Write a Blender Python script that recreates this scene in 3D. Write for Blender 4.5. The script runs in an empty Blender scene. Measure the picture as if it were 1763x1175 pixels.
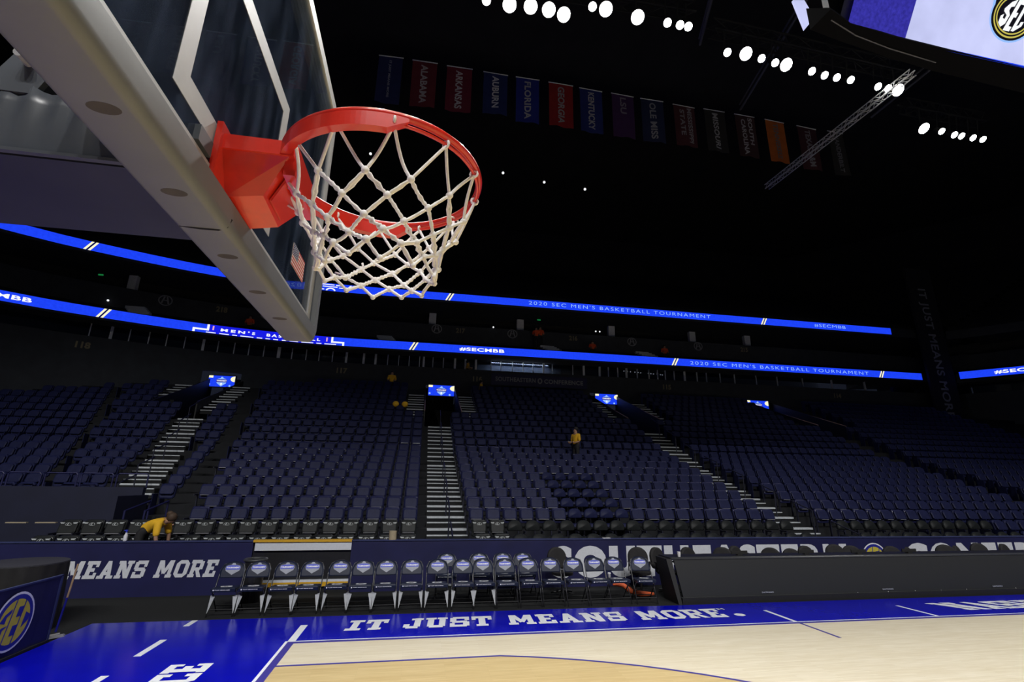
import bpy, math, random
from mathutils import Vector, Matrix
random.seed(7)
sc = bpy.context.scene
col = sc.collection
R = math.radians

# ---------------------------------------------------------------- camera
cam_d = bpy.data.cameras.new('camera'); cam = bpy.data.objects.new('camera', cam_d); col.objects.link(cam)
YAW, PIT, ROL = .1785, .2835, .013
fw = Vector((math.sin(YAW)*math.cos(PIT), math.cos(YAW)*math.cos(PIT), math.sin(PIT)))
rt = Vector((math.cos(YAW), -math.sin(YAW), 0)); up = rt.cross(fw)
r2 = math.cos(ROL)*rt + math.sin(ROL)*up; u2 = -math.sin(ROL)*rt + math.cos(ROL)*up
cam.matrix_world = Matrix(((r2.x, u2.x, -fw.x, 1.703), (r2.y, u2.y, -fw.y, -1.131), (r2.z, u2.z, -fw.z, 2.297), (0, 0, 0, 1)))
cam_d.sensor_width = 36; cam_d.lens = 36*850/1763; cam_d.clip_start = .05; cam_d.clip_end = 300
sc.camera = cam
# ---------------------------------------------------------------- world, exposure
w = bpy.data.worlds.new('arena_air'); sc.world = w; w.use_nodes = True
w.node_tree.nodes['Background'].inputs[0].default_value = (.5, .6, 1, 1)
w.node_tree.nodes['Background'].inputs[1].default_value = .018
vs = sc.view_settings
vs.view_transform = 'Standard'; vs.look = 'None'; vs.gamma = 1; vs.use_curve_mapping = False; vs.exposure = 0
# ---------------------------------------------------------------- arena floodlights (the light itself; fixtures of the seen ones further down; unseen left-stand lamps added)
FLOOD_P = 3900
def flood(x, y, z, tx, ty, power, cone=52, blend=.7, tz=0):
    d = bpy.data.lights.new('floodlight_beam', 'SPOT'); d.energy = power; d.spot_size = R(cone); d.spot_blend = blend
    d.shadow_soft_size = .25; d.color = (1, .985, .965)
    o = bpy.data.objects.new('floodlight_beam', d); col.objects.link(o)
    o.location = (x, y, z); o.rotation_euler = (Vector((tx, ty, tz))-Vector((x, y, z))).to_track_quat('-Z', 'Y').to_euler()
    return o
LAMPS = [(3.3,14.9),(4.3,14.9),(5.2,14.8),(6.0,14.8),(6.7,14.9),(7.8,14.3),(8.4,14.3),(9.9,14.4),(11.3,14.4),(11.9,14.4),(12.3,14.4),
 (14.8,15.3),(15.7,15.2),(16.6,15.3),(17.4,15.4),(18.0,15.4),(19.5,15.5),(20.3,15.6),(21.0,15.6),(21.8,15.6),(23.5,15.7),(24.1,15.7),(24.7,15.7),
 (28.7,17.8),(29.9,17.8),(30.9,17.9),(31.4,17.9),(32.2,17.9),(32.9,17.9)]
LZ = 22.0
for i, (x, y) in enumerate(LAMPS):
    if i % 3 == 0: flood(x, y-.3, LZ-.5, x-.5 if x < 26 else 26, -2, FLOOD_P)
for x in (-4, -1, 1.5): flood(x, 15, LZ, max(x, -1), -2, FLOOD_P)
for x in (-9, -4, 0, 4, 8, 12, 16, 20, 25, 30): flood(x, -15, LZ, x, 5.5 if x > -8 else 12.0, FLOOD_P*1.35, 60, 1.0)  # unseen near-side row; leftmost lamp added and aimed up to brighten left stands
flood(-14, -14, LZ, -12.5, 18, FLOOD_P*3.4, 40, 1.0)  # added lamp without a fixture, lifts the dark seats on the left

# ---------------------------------------------------------------- materials
MATS = {}
def mat(name, c, rough=.6, metal=0, noise=0, scale=20, bump=0, emit=0, ecol=None, spec=.5, coat=0, stretch=None):
    if name in MATS: return MATS[name]
    m = bpy.data.materials.new(name); m.use_nodes = True; nt = m.node_tree; b = nt.nodes['Principled BSDF']
    c4 = (c[0], c[1], c[2], 1)
    b.inputs['Base Color'].default_value = c4; b.inputs['Roughness'].default_value = rough; b.inputs['Metallic'].default_value = metal
    b.inputs['Specular IOR Level'].default_value = spec
    if coat: b.inputs['Coat Weight'].default_value = coat; b.inputs['Coat Roughness'].default_value = .08
    if emit:
        e = ecol or c; b.inputs['Base Color'].default_value = (c[0]*.05, c[1]*.05, c[2]*.05, 1); b.inputs['Specular IOR Level'].default_value = .1; b.inputs['Emission Color'].default_value = (e[0], e[1], e[2], 1); b.inputs['Emission Strength'].default_value = emit
    if noise or bump:
        tc = nt.nodes.new('ShaderNodeTexCoord'); mp = nt.nodes.new('ShaderNodeMapping'); nz = nt.nodes.new('ShaderNodeTexNoise')
        nt.links.new(tc.outputs['Object'], mp.inputs[0]); nt.links.new(mp.outputs[0], nz.inputs['Vector'])
        if stretch: mp.inputs['Scale'].default_value = stretch
        nz.inputs['Scale'].default_value = scale; nz.inputs['Detail'].default_value = 5
        if noise:
            cr = nt.nodes.new('ShaderNodeValToRGB')
            cr.color_ramp.elements[0].position = .3; cr.color_ramp.elements[1].position = .7
            cr.color_ramp.elements[0].color = tuple(v*(1-noise) for v in c)+(1,)
            cr.color_ramp.elements[1].color = tuple(min(1, v*(1+noise)) for v in c)+(1,)
            nt.links.new(nz.outputs['Fac'], cr.inputs[0]); nt.links.new(cr.outputs[0], b.inputs['Base Color'])
            if emit:
                for l in list(b.inputs['Base Color'].links): nt.links.remove(l)
                nt.links.new(cr.outputs[0], b.inputs['Emission Color'])
        if bump:
            bp = nt.nodes.new('ShaderNodeBump'); bp.inputs['Strength'].default_value = bump; bp.inputs['Distance'].default_value = .01
            nt.links.new(nz.outputs['Fac'], bp.inputs['Height']); nt.links.new(bp.outputs[0], b.inputs['Normal'])
    MATS[name] = m
    return m
def wood(name, c1, c2):
    m = bpy.data.materials.new(name); m.use_nodes = True; nt = m.node_tree; b = nt.nodes['Principled BSDF']
    tc = nt.nodes.new('ShaderNodeTexCoord'); mp = nt.nodes.new('ShaderNodeMapping')
    br = nt.nodes.new('ShaderNodeTexBrick'); nz = nt.nodes.new('ShaderNodeTexNoise'); mx = nt.nodes.new('ShaderNodeMixRGB')
    nt.links.new(tc.outputs['Object'], mp.inputs[0]); nt.links.new(mp.outputs[0], br.inputs['Vector'])
    br.inputs['Color1'].default_value = c1+(1,); br.inputs['Color2'].default_value = c2+(1,)
    br.inputs['Mortar'].default_value = tuple(v*.75 for v in c1)+(1,)
    br.inputs['Scale'].default_value = 1; br.inputs['Brick Width'].default_value = 1.1; br.inputs['Row Height'].default_value = .057
    br.inputs['Mortar Size'].default_value = .0012; br.inputs['Mortar Smooth'].default_value = .3; br.inputs['Bias'].default_value = -.1
    mp2 = nt.nodes.new('ShaderNodeMapping'); mp2.inputs['Scale'].default_value = (1.2, 14, 1)
    nt.links.new(tc.outputs['Object'], mp2.inputs[0]); nt.links.new(mp2.outputs[0], nz.inputs['Vector']); nz.inputs['Scale'].default_value = 2; nz.inputs['Detail'].default_value = 6
    cr = nt.nodes.new('ShaderNodeValToRGB'); cr.color_ramp.elements[0].position = .35; cr.color_ramp.elements[1].position = .7
    cr.color_ramp.elements[0].color = (.88, .86, .8, 1); cr.color_ramp.elements[1].color = (1, 1, 1, 1)
    nt.links.new(nz.outputs['Fac'], cr.inputs[0])
    mx.blend_type = 'MULTIPLY'; mx.inputs[0].default_value = 1
    nt.links.new(br.outputs['Color'], mx.inputs[1]); nt.links.new(cr.outputs[0], mx.inputs[2]); nt.links.new(mx.outputs[0], b.inputs['Base Color'])
    b.inputs['Roughness'].default_value = .3; b.inputs['Specular IOR Level'].default_value = .35
    MATS[name] = m; return m
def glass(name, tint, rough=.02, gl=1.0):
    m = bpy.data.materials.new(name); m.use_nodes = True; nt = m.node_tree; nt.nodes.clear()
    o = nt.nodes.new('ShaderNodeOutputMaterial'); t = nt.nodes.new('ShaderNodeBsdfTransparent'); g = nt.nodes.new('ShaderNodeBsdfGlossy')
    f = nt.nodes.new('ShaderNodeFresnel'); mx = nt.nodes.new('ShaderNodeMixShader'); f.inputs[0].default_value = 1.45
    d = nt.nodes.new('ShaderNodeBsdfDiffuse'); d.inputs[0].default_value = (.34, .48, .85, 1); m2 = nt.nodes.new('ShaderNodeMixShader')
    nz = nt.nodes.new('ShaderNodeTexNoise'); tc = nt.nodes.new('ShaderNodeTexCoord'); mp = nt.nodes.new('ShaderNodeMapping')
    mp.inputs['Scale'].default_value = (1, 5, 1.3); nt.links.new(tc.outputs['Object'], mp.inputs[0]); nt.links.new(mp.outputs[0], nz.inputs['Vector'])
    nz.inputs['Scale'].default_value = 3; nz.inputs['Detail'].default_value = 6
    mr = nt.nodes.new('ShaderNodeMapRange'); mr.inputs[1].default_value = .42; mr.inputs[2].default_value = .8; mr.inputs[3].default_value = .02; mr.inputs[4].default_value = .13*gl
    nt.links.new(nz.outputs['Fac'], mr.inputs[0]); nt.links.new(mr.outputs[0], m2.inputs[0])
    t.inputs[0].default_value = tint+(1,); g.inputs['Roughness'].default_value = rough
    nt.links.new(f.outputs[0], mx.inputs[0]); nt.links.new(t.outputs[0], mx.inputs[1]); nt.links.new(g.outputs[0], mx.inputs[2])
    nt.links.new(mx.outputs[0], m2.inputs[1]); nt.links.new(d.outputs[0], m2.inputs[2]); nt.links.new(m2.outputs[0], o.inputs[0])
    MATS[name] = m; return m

M = dict(
 maple=wood('pale_maple', (.80, .73, .57), (.74, .66, .49)), maple2=wood('amber_maple', (.68, .53, .27), (.61, .46, .22)),
 apron=mat('blue_court_paint', (.002, .003, .44), .2, noise=.06, scale=3, spec=.3),
 line=mat('violet_line_paint', (.05, .04, .3), .35, noise=.1), white=mat('white_court_paint', (.82, .84, .88), .4, noise=.04),
 carpet=mat('black_carpet', (.006, .007, .007), .95, noise=.4, scale=60, bump=.4),
 red=mat('red_enamel', (.68, .028, .014), .28, noise=.06, scale=30, coat=.5),
 steel=mat('zinc_steel', (.55, .55, .56), .3, 1, noise=.1), alu=mat('brushed_aluminium', (.55, .56, .58), .38, .6, noise=.06, scale=8),
 pad=mat('grey_rubber_pad', (.145, .158, .172), .5, noise=.08, scale=6, bump=.1), padhole=mat('pad_recess', (.06, .055, .05), .8, noise=.2),
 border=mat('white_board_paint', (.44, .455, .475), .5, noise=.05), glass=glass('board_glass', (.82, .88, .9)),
 leather=mat('charcoal_vinyl', (.085, .095, .11), .32, noise=.12, scale=6, bump=.1), leather2=mat('smooth_dark_vinyl', (.022, .025, .032), .5, noise=.2, scale=5),
 boltm=mat('bright_bolt', (.6, .6, .6), .25, .3, noise=.05), plate=mat('slate_plate', (.075, .085, .1), .5, noise=.15, scale=9), black=mat('matt_black', (.012, .012, .013), .6, noise=.2),
 blackp=mat('black_plastic', (.02, .02, .022), .35, noise=.15), cord=mat('white_net_cord', (.93, .92, .88), .75, noise=.05, scale=60, bump=.3),
 navy=mat('navy_vinyl_wrap', (.012, .013, .074), .5, noise=.15, scale=2), wraptxt=mat('wrap_grey_print', (.72, .74, .8), .5, noise=.06),
 yellow=mat('yellow_cap', (.75, .42, .03), .4, noise=.08), hwhite=mat('white_board_plastic', (.75, .78, .85), .35, noise=.05),
 seat=mat('navy_seat_vinyl', (.015, .018, .060), .45, noise=.15, scale=9, spec=.10), seatdark=mat('dark_seat_shell', (.012, .013, .03), .5, noise=.2),
 seatblk=mat('black_seat_vinyl', (.017, .019, .02), .42, noise=.15, scale=9, spec=.12), seatgloss=mat('navy_seat_gloss', (.02, .022, .075), .28, noise=.15, scale=9, spec=.6), blkgloss=mat('black_seat_gloss', (.02, .022, .024), .28, noise=.15, scale=9, spec=.5), seattrim=mat('seat_metal_trim', (.75, .75, .8), .3, .8, noise=.1),
 seatlogo=mat('pale_logo_print', (.42, .45, .46), .5, noise=.08),
 tier=mat('dark_concrete', (.008, .009, .012), .9, noise=.25, scale=4), step=mat('step_concrete', (.012, .013, .014), .9, noise=.2, scale=6),
 nosing=mat('pale_nosing_paint', (.6, .64, .68), .6, noise=.1, scale=20),
 wall=mat('dark_grey_wall', (.035, .04, .05), .85, noise=.15, scale=2), wallblue=mat('blue_fascia_wall', (.03, .04, .13), .7, noise=.12, scale=2),
 leftwall=mat('deep_blue_wall', (.008, .010, .034), .7, noise=.12, scale=2), roof=mat('black_roof', (.012, .013, .016), .9, noise=.3, scale=.6), truss=mat('truss_metal', (.16, .16, .17), .5, .5, noise=.15),
 trussl=mat('bright_truss_metal', (.6, .6, .6), .4, .3, noise=.1),
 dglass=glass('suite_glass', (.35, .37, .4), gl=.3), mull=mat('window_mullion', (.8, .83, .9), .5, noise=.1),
 num=mat('tan_number_print', (.26, .22, .13), .7, noise=.1), dimtxt=mat('dim_grey_print', (.30, .31, .33), .7, noise=.1),
 lens=mat('floodlight_lens', (1, 1, 1), .3, emit=55, ecol=(1, .98, .95)), housing=mat('floodlight_housing', (.03, .03, .03), .5, noise=.1),
 ledblue=mat('led_blue', (.012, .055, .95), .5, emit=1.0, noise=.10, scale=9), ledroyal=mat('led_royal', (.008, .012, .78), .5, emit=1.0, noise=.06, scale=9),
 ledwhite=mat('led_white', (.95, .97, 1), .5, emit=1.0), ledsky=mat('led_pale_blue', (.30, .52, 1), .5, emit=1.0), ledcream=mat('led_cream', (1, .95, .6), .5, emit=1.0),
 ledpale=mat('led_lavender_white', (.57, .60, .92), .5, emit=1.0, noise=.10, scale=1.2), leddark=mat('led_black', (.004, .004, .02), .5),
 ledgold=mat('led_gold', (.72, .62, .12), .5, emit=.8), ledindigo=mat('led_indigo', (.035, .03, .34), .5, emit=1.0, noise=.25, scale=14),
 ledpink=mat('led_pink', (.9, .45, .6), .5, emit=.9), green=mat('exit_green', (.02, .4, .1), .5, emit=.35),
 chair=mat('navy_chair_vinyl', (.014, .019, .042), .32, noise=.12, scale=12, spec=.18), chairtube=mat('dark_chair_tube', (.05, .05, .055), .3, .6, noise=.1),
 gusset=mat('pale_grey_gusset', (.42, .44, .46), .5, noise=.08), emblem=mat('pale_emblem', (.34, .36, .42), .5, noise=.05), emblue=mat('emblem_blue', (.05, .08, .6), .5, noise=.05),
 emwhite=mat('emblem_white', (.9, .9, .95), .5, noise=.03),
 panel=mat('dark_led_panel', (.014, .0155, .0175), .55, noise=.06, scale=30), paneledge=mat('panel_edge', (.055, .058, .062), .3, noise=.1),
 cloth=mat('black_tablecloth', (.014, .013, .014), .8, noise=.3, scale=5, bump=.3), clothtop=mat('grey_table_top', (.05, .05, .06), .6, noise=.1),
 gold=mat('gold_logo_print', (.62, .52, .06), .55, noise=.06), logoblue=mat('royal_logo_print', (.02, .025, .3), .5, noise=.05),
 woodpole=mat('tan_wood_pole', (.38, .25, .14), .5, noise=.15, scale=12), bluetape=mat('blue_handle', (.01, .012, .25), .4, noise=.1),
 orange=mat('orange_fabric', (.9, .16, .05), .6, noise=.08), tan=mat('tan_paper', (.42, .35, .24), .8, noise=.06), silver=mat('silver_foil', (.7, .7, .72), .25, .7, noise=.1),
 skin=mat('skin', (.42, .24, .16), .6, noise=.06), hair=mat('brown_hair', (.06, .035, .02), .7, noise=.2), hairk=mat('black_hair', (.012, .01, .01), .7, noise=.2),
 shirt=mat('yellow_shirt', (.85, .48, .02), .8, noise=.06), trousers=mat('black_trousers', (.012, .012, .014), .8, noise=.2), oshirt=mat('orange_shirt', (.85, .10, .02), .8, noise=.06),
 paper=mat('white_paper', (.8, .8, .82), .7, noise=.03), bottle=mat('white_bottle', (.8, .82, .88), .3, noise=.04), bottlecap=mat('blue_cap', (.03, .05, .5), .4, noise=.05),
 deepblack=mat('deep_black_metal', (.004, .004, .005), .8, noise=.2, spec=.1), flagred=mat('flag_red', (.55, .05, .06), .8, noise=.05), flagwhite=mat('flag_white', (.75, .73, .7), .8, noise=.04), flagblue=mat('flag_blue', (.03, .04, .15), .8, noise=.05),
 suite=mat('suite_wall_paint', (.28, .32, .42), .8, noise=.08), rope=mat('rigging_cable', (.3, .3, .31), .6, noise=.1),
)

# ---------------------------------------------------------------- mesh builder
def wloc(o):
    v = Vector((0, 0, 0))
    while o: v += o.location; o = o.parent
    return v
class MB:
    def __init__(s): s.v = []; s.f = []
    def add(s, vs, fs):
        k = len(s.v); s.v += [tuple(v) for v in vs]; s.f += [tuple(i+k for i in f) for f in fs]
    def box(s, x0, x1, y0, y1, z0, z1):
        s.add([(x0,y0,z0),(x1,y0,z0),(x1,y1,z0),(x0,y1,z0),(x0,y0,z1),(x1,y0,z1),(x1,y1,z1),(x0,y1,z1)],
              [(0,3,2,1),(4,5,6,7),(0,1,5,4),(1,2,6,5),(2,3,7,6),(3,0,4,7)]); return s
    def hexa(s, p):   # eight corners: bottom loop, top loop
        s.add(p, [(0,3,2,1),(4,5,6,7),(0,1,5,4),(1,2,6,5),(2,3,7,6),(3,0,4,7)]); return s
    def prism(s, pts, ext):
        n = len(pts); e = Vector(ext); a = [Vector(p) for p in pts]
        s.add(a+[p+e for p in a], [tuple(reversed(range(n))), tuple(range(n, 2*n))]+[(i,(i+1) % n, n+(i+1) % n, n+i) for i in range(n)]); return s
    def poly(s, pts): s.add(pts, [tuple(range(len(pts)))]); return s
    def tube(s, path, r, n=8, closed=False, cap=True):
        P = [Vector(p) for p in path]; m = len(P); rr = r if isinstance(r, (list, tuple)) else [r]*m
        k = len(s.v); prev = None
        for i in range(m):
            if closed: t = P[(i+1) % m]-P[i-1]
            else: t = P[min(i+1, m-1)]-P[max(i-1, 0)]
            t.normalize()
            if prev is None:
                a = Vector((0,0,1)) if abs(t.z) < .9 else Vector((1,0,0))
            else: a = prev
            nrm = (a-t*a.dot(t)).normalized(); prev = nrm; b = t.cross(nrm)
            for j in range(n):
                an = 2*math.pi*j/n; s.v.append(tuple(P[i]+(nrm*math.cos(an)+b*math.sin(an))*rr[i]))
        for i in range(m if closed else m-1):
            i2 = (i+1) % m
            for j in range(n): s.f.append((k+i*n+j, k+i*n+(j+1) % n, k+i2*n+(j+1) % n, k+i2*n+j))
        if cap and not closed:
            s.f.append(tuple(k+j for j in reversed(range(n)))); s.f.append(tuple(k+(m-1)*n+j for j in range(n)))
        return s
    def lathe(s, prof, c=(0,0,0), n=24, cap=True):
        k = len(s.v); m = len(prof)
        for (r, z) in prof:
            for j in range(n): a = 2*math.pi*j/n; s.v.append((c[0]+r*math.cos(a), c[1]+r*math.sin(a), c[2]+z))
        for i in range(m-1):
            for j in range(n): s.f.append((k+i*n+j, k+i*n+(j+1) % n, k+(i+1)*n+(j+1) % n, k+(i+1)*n+j))
        if cap: s.f.append(tuple(k+j for j in reversed(range(n)))); s.f.append(tuple(k+(m-1)*n+j for j in range(n)))
        return s
    def ball(s, c, r, n=8, m=6, sq=(1,1,1)):
        prof = []
        k = len(s.v)
        for i in range(m+1):
            t = math.pi*i/m
            for j in range(n):
                a = 2*math.pi*j/n; s.v.append((c[0]+r*sq[0]*math.sin(t)*math.cos(a), c[1]+r*sq[1]*math.sin(t)*math.sin(a), c[2]-r*sq[2]*math.cos(t)))
        for i in range(m):
            for j in range(n): s.f.append((k+i*n+j, k+i*n+(j+1) % n, k+(i+1)*n+(j+1) % n, k+(i+1)*n+j))
        return s
    def mesh(s, name, m, off=Vector((0,0,0)), smooth=False):
        me = bpy.data.meshes.new(name)
        me.from_pydata([(v[0]-off.x, v[1]-off.y, v[2]-off.z) for v in s.v], [], s.f)
        me.materials.append(M[m] if isinstance(m, str) else m)
        if smooth: me.polygons.foreach_set('use_smooth', [True]*len(me.polygons))
        me.update(); return me
    def build(s, name, m, parent=None, rel=True, smooth=False):
        off = wloc(parent) if (parent and rel) else Vector((0,0,0))
        o = bpy.data.objects.new(name, s.mesh(name, m, off, smooth)); col.objects.link(o)
        if parent: o.parent = parent
        return o
def tag(o, label, cat, group=None):
    o['label'] = label; o['category'] = cat
    if group: o['group'] = group
    return o
def struct(o): o['kind'] = 'structure'; return o
def stuff(o): o['kind'] = 'stuff'; return o
def thing(name, loc, label, cat, group=None):
    o = bpy.data.objects.new(name, None); o.empty_display_size = .1; o.location = loc; col.objects.link(o)
    return tag(o, label, cat, group)
def copy_tree(o, parent=None):
    c = o.copy(); col.objects.link(c); c.parent = parent
    for ch in list(o.children): copy_tree(ch, c)
    return c
def part(name, m, parent, fn, smooth=False, rel=True):
    mb = MB(); fn(mb); return mb.build(name, m, parent, rel, smooth)
ORD = ['first','second','third','fourth','fifth','sixth','seventh','eighth','ninth','tenth','eleventh','twelfth','thirteenth','fourteenth','fifteenth','sixteenth','seventeenth','eighteenth','nineteenth','twentieth',
 'twenty-first','twenty-second','twenty-third','twenty-fourth','twenty-fifth','twenty-sixth','twenty-seventh','twenty-eighth','twenty-ninth','thirtieth']

# ---------------------------------------------------------------- lettering
def rc(a, b, c, d): return [(a,b),(c,b),(c,d),(a,d)]
SLAB = {
 'I': (.55, [rc(.15,0,.40,1), rc(0,0,.55,.2), rc(0,.8,.55,1)]),
 'T': (.8, [rc(.27,0,.53,1), rc(0,.78,.8,1), rc(0,.62,.16,.8), rc(.64,.62,.8,.8), rc(.17,0,.63,.18)]),
 'J': (.7, [rc(.38,.15,.62,1), rc(.25,.82,.7,1), rc(.1,0,.55,.22), rc(0,.1,.22,.42)]),
 'U': (.84, [rc(.08,.12,.32,1), rc(.52,.12,.76,1), rc(.16,0,.68,.22), rc(0,.82,.4,1), rc(.44,.82,.84,1)]),
 'S': (.74, [rc(.1,.8,.74,1), rc(0,.5,.24,.92), rc(.08,.40,.66,.60), rc(.5,.08,.74,.5), rc(0,0,.64,.2), rc(.56,.64,.74,.9), rc(0,.1,.18,.36)]),
 'M': (1.08, [rc(.08,0,.30,1), rc(.78,0,1.0,1), [(.08,1),(.36,1),(.62,.3),(.46,.2)], [(1.0,1),(.72,1),(.46,.3),(.62,.2)], rc(0,0,.38,.18), rc(.70,0,1.08,.18)]),
 'E': (.74, [rc(.08,0,.34,1), rc(0,.8,.74,1), rc(0,0,.74,.2), rc(.08,.4,.56,.6), rc(.56,.66,.74,.9), rc(.56,.1,.74,.34)]),
 'F': (.74, [rc(.08,0,.34,1), rc(0,.8,.74,1), rc(0,0,.46,.18), rc(.08,.38,.56,.58), rc(.56,.62,.74,.9)]),
 'A': (.94, [[(.1,0),(.34,0),(.58,1),(.36,1)], [(.6,0),(.84,0),(.58,1),(.36,1)], rc(.25,.2,.69,.38), rc(0,0,.4,.17), rc(.54,0,.94,.17)]),
 'N': (.92, [rc(.08,0,.30,1), rc(.6,0,.82,1), [(.08,1),(.36,1),(.82,0),(.56,0)], rc(0,0,.38,.17), rc(0,.83,.3,1), rc(.52,.83,.92,1)]),
 'O': (.82, [rc(.2,.79,.62,1), rc(.2,0,.62,.21), rc(0,.2,.25,.8), rc(.57,.2,.82,.8), [(0,.8),(.25,.75),(.26,.79),(.2,1)], [(.82,.8),(.57,.75),(.56,.79),(.62,1)], [(0,.2),(.25,.25),(.26,.21),(.2,0)], [(.82,.2),(.57,.25),(.56,.21),(.62,0)]]),
 'C': (.74, [rc(.18,.79,.74,1), rc(.18,0,.74,.21), rc(0,.18,.25,.82), [(0,.8),(.25,.75),(.26,.79),(.18,1)], [(0,.2),(.25,.25),(.26,.21),(.18,0)], rc(.53,.66,.74,.9), rc(.53,.1,.74,.34)]),
 'R': (.86, [rc(.08,0,.32,1), rc(0,.8,.64,1), rc(.08,.38,.64,.56), rc(.56,.45,.8,.92), [(.38,.4),(.6,.4),(.86,0),(.6,0)], rc(0,0,.4,.17)]),
 'H': (.9, [rc(.08,0,.31,1), rc(.59,0,.82,1), rc(.08,.4,.82,.6), rc(0,0,.38,.16), rc(.52,0,.9,.16), rc(0,.84,.38,1), rc(.52,.84,.9,1)]),
 'V': (.9, [[(.06,1),(.31,1),(.55,0),(.36,0)], [(.84,1),(.59,1),(.36,0),(.55,0)], rc(0,.84,.38,1), rc(.52,.84,.9,1)]),
 'L': (.7, [rc(.08,0,.32,1), rc(0,0,.7,.2), rc(.52,.1,.7,.38), rc(0,.83,.42,1)]),
 '.': (.26, [[(.13,0),(.24,.05),(.26,.13),(.24,.21),(.13,.26),(.02,.21),(0,.13),(.02,.05)]]), ' ': (.42, [])}
def slab_polys(text, gap=.1):
    x = 0; out = []
    for ch in text:
        w_, ps = SLAB[ch]
        out += [[(a+x, b) for a, b in p] for p in ps]; x += w_+gap
    return out, x-gap
def slab_text(mb, text, o, right, upv, width, height, shear=0, gap=.1):
    ps, tw = slab_polys(text, gap); o = Vector(o); right = Vector(right); upv = Vector(upv)
    nn = right.cross(upv).normalized()
    for k, p in enumerate(ps): mb.poly([o+nn*(.0003*(k % 9))+right*((a/tw)*width+shear*b*height)+upv*(b*height) for a, b in p])
FC = {}
def font_polys(text, bold=.0, shear=0, space=1.0):
    k = (text, bold, shear, space)
    if k in FC: return FC[k]
    c = bpy.data.curves.new('lettering', 'FONT'); c.body = text; c.size = 1; c.offset = bold; c.shear = shear; c.space_character = space; c.resolution_u = 4
    o = bpy.data.objects.new('lettering', c); me = bpy.data.meshes.new_from_object(o)
    vs = [tuple(v.co) for v in me.vertices]; fs = [tuple(p.vertices) for p in me.polygons]
    bpy.data.objects.remove(o); bpy.data.curves.remove(c); bpy.data.meshes.remove(me)
    x0 = min(v[0] for v in vs); x1 = max(v[0] for v in vs); y0 = min(v[1] for v in vs); y1 = max(v[1] for v in vs)
    FC[k] = ([((v[0]-x0)/(x1-x0), (v[1]-y0)/(y1-y0)) for v in vs], fs); return FC[k]
def font_text(mb, text, o, right, upv, width, height, bold=.02, shear=0, space=1.0, fmap=None):
    vs, fs = font_polys(text, bold, shear, space); o = Vector(o); right = Vector(right); upv = Vector(upv)
    mb.add([(fmap(a, b) if fmap else o+right*(a*width)+upv*(b*height)) for a, b in vs], fs)
def ell(c, right, upv, rx, ry, n=32, r0=0):
    c = Vector(c); right = Vector(right); upv = Vector(upv)
    return [c+right*(rx*math.cos(2*math.pi*i/n))+upv*(ry*math.sin(2*math.pi*i/n)) for i in range(n)]
def ring(mb, c, right, upv, rx, ry, t, n=32, a0=0, a1=360):
    c = Vector(c); right = Vector(right); upv = Vector(upv); vs = []; full = a1-a0 >= 360
    for i in range(n if full else n+1):
        a = R(a0+(a1-a0)*i/n)
        for k in (0, 1): vs.append(c+right*((rx-k*t)*math.cos(a))+upv*((ry-k*t)*math.sin(a)))
    m = len(vs)//2
    mb.add(vs, [(2*i, 2*((i+1) % m), 2*((i+1) % m)+1, 2*i+1) for i in range(m if full else m-1)])
def roundel(parent, c, right, upv, nrm, r, edge='emwhite', field='logoblue', ink='gold', sx=1):
    c = Vector(c); nrm = Vector(nrm); right = Vector(right)*sx; upv = Vector(upv)
    part('emblem_edge', edge, parent, lambda b: b.poly(ell(c+nrm*.002, right, upv, r, r)))
    part('emblem_field', field, parent, lambda b: b.poly(ell(c+nrm*.004, right, upv, r*.92, r*.92)))
    part('emblem_disc', ink, parent, lambda b: b.poly(ell(c+nrm*.006, right, upv, r*.76, r*.76)))
    def cuts(b):   # the field showing between the letters
        o = c+nrm*.008
        def q(pts): b.poly([o+right*(x*r*.76+y*r*.76*.22)+upv*(y*r*.76) for x, y in pts])
        q(rc(-.36,-1,-.29,1)); q(rc(.29,-1,.36,1))
        q([(-.98,.12),(-.62,.02),(-.62,.3),(-.42,.42),(-.42,.62),(-.8,.42)]); q([(-.36,-.1),(-.6,-.25),(-.6,-.5),(-.86,-.42),(-.86,-.2),(-.7,-.12)])
        q(rc(0,.18,.3,.62)); q(rc(0,-.62,.3,-.18)); q([(.62,-.4),(.98,-.12),(.98,.12),(.62,.3)])
    part('emblem_letters', field, parent, cuts)

# ================================================================= COURT
floor = struct(part('floor', 'carpet', None, lambda b: b.box(-30, 60, -30, 34, -.3, -.02)))
ap = struct(part('court_apron', 'apron', None, lambda b: b.box(-3.45, 32.1, -9.14, 9.14, -.02, 0)))
def arc(r, a0, a1, n, cx=1.575, cy=0): return [(cx+r*math.cos(R(a0+(a1-a0)*i/n)), cy+r*math.sin(R(a0+(a1-a0)*i/n))) for i in range(n+1)]
A3 = math.degrees(math.asin(6.6/6.75))
wood_o = struct(part('court_wood', 'maple', None, lambda b: b.box(0, 28.65, -7.62, 7.62, -.01, .002)))
inner = [(0, 6.6, .004)]+[(x, y, .004) for x, y in arc(6.75, A3, -A3, 48)]+[(0, -6.6, .004)]
part('three_point_zone', 'maple2', wood_o, lambda b: b.prism(list(reversed(inner)), (0, 0, -.0015)))
def strip2(b, pts, wd, z):
    n = len(pts); L = []
    for i in range(n):
        a = Vector(pts[max(i-1, 0)]); c = Vector(pts[min(i+1, n-1)]); t = (c-a).normalized(); nn = Vector((-t.y, t.x)); p = Vector(pts[i])
        L.append((p+nn*wd/2, p-nn*wd/2))
    vs = [(q.x, q.y, z) for l in L for q in l]; b.add(vs, [(2*i, 2*i+1, 2*i+3, 2*i+2) for i in range(n-1)])
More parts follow.
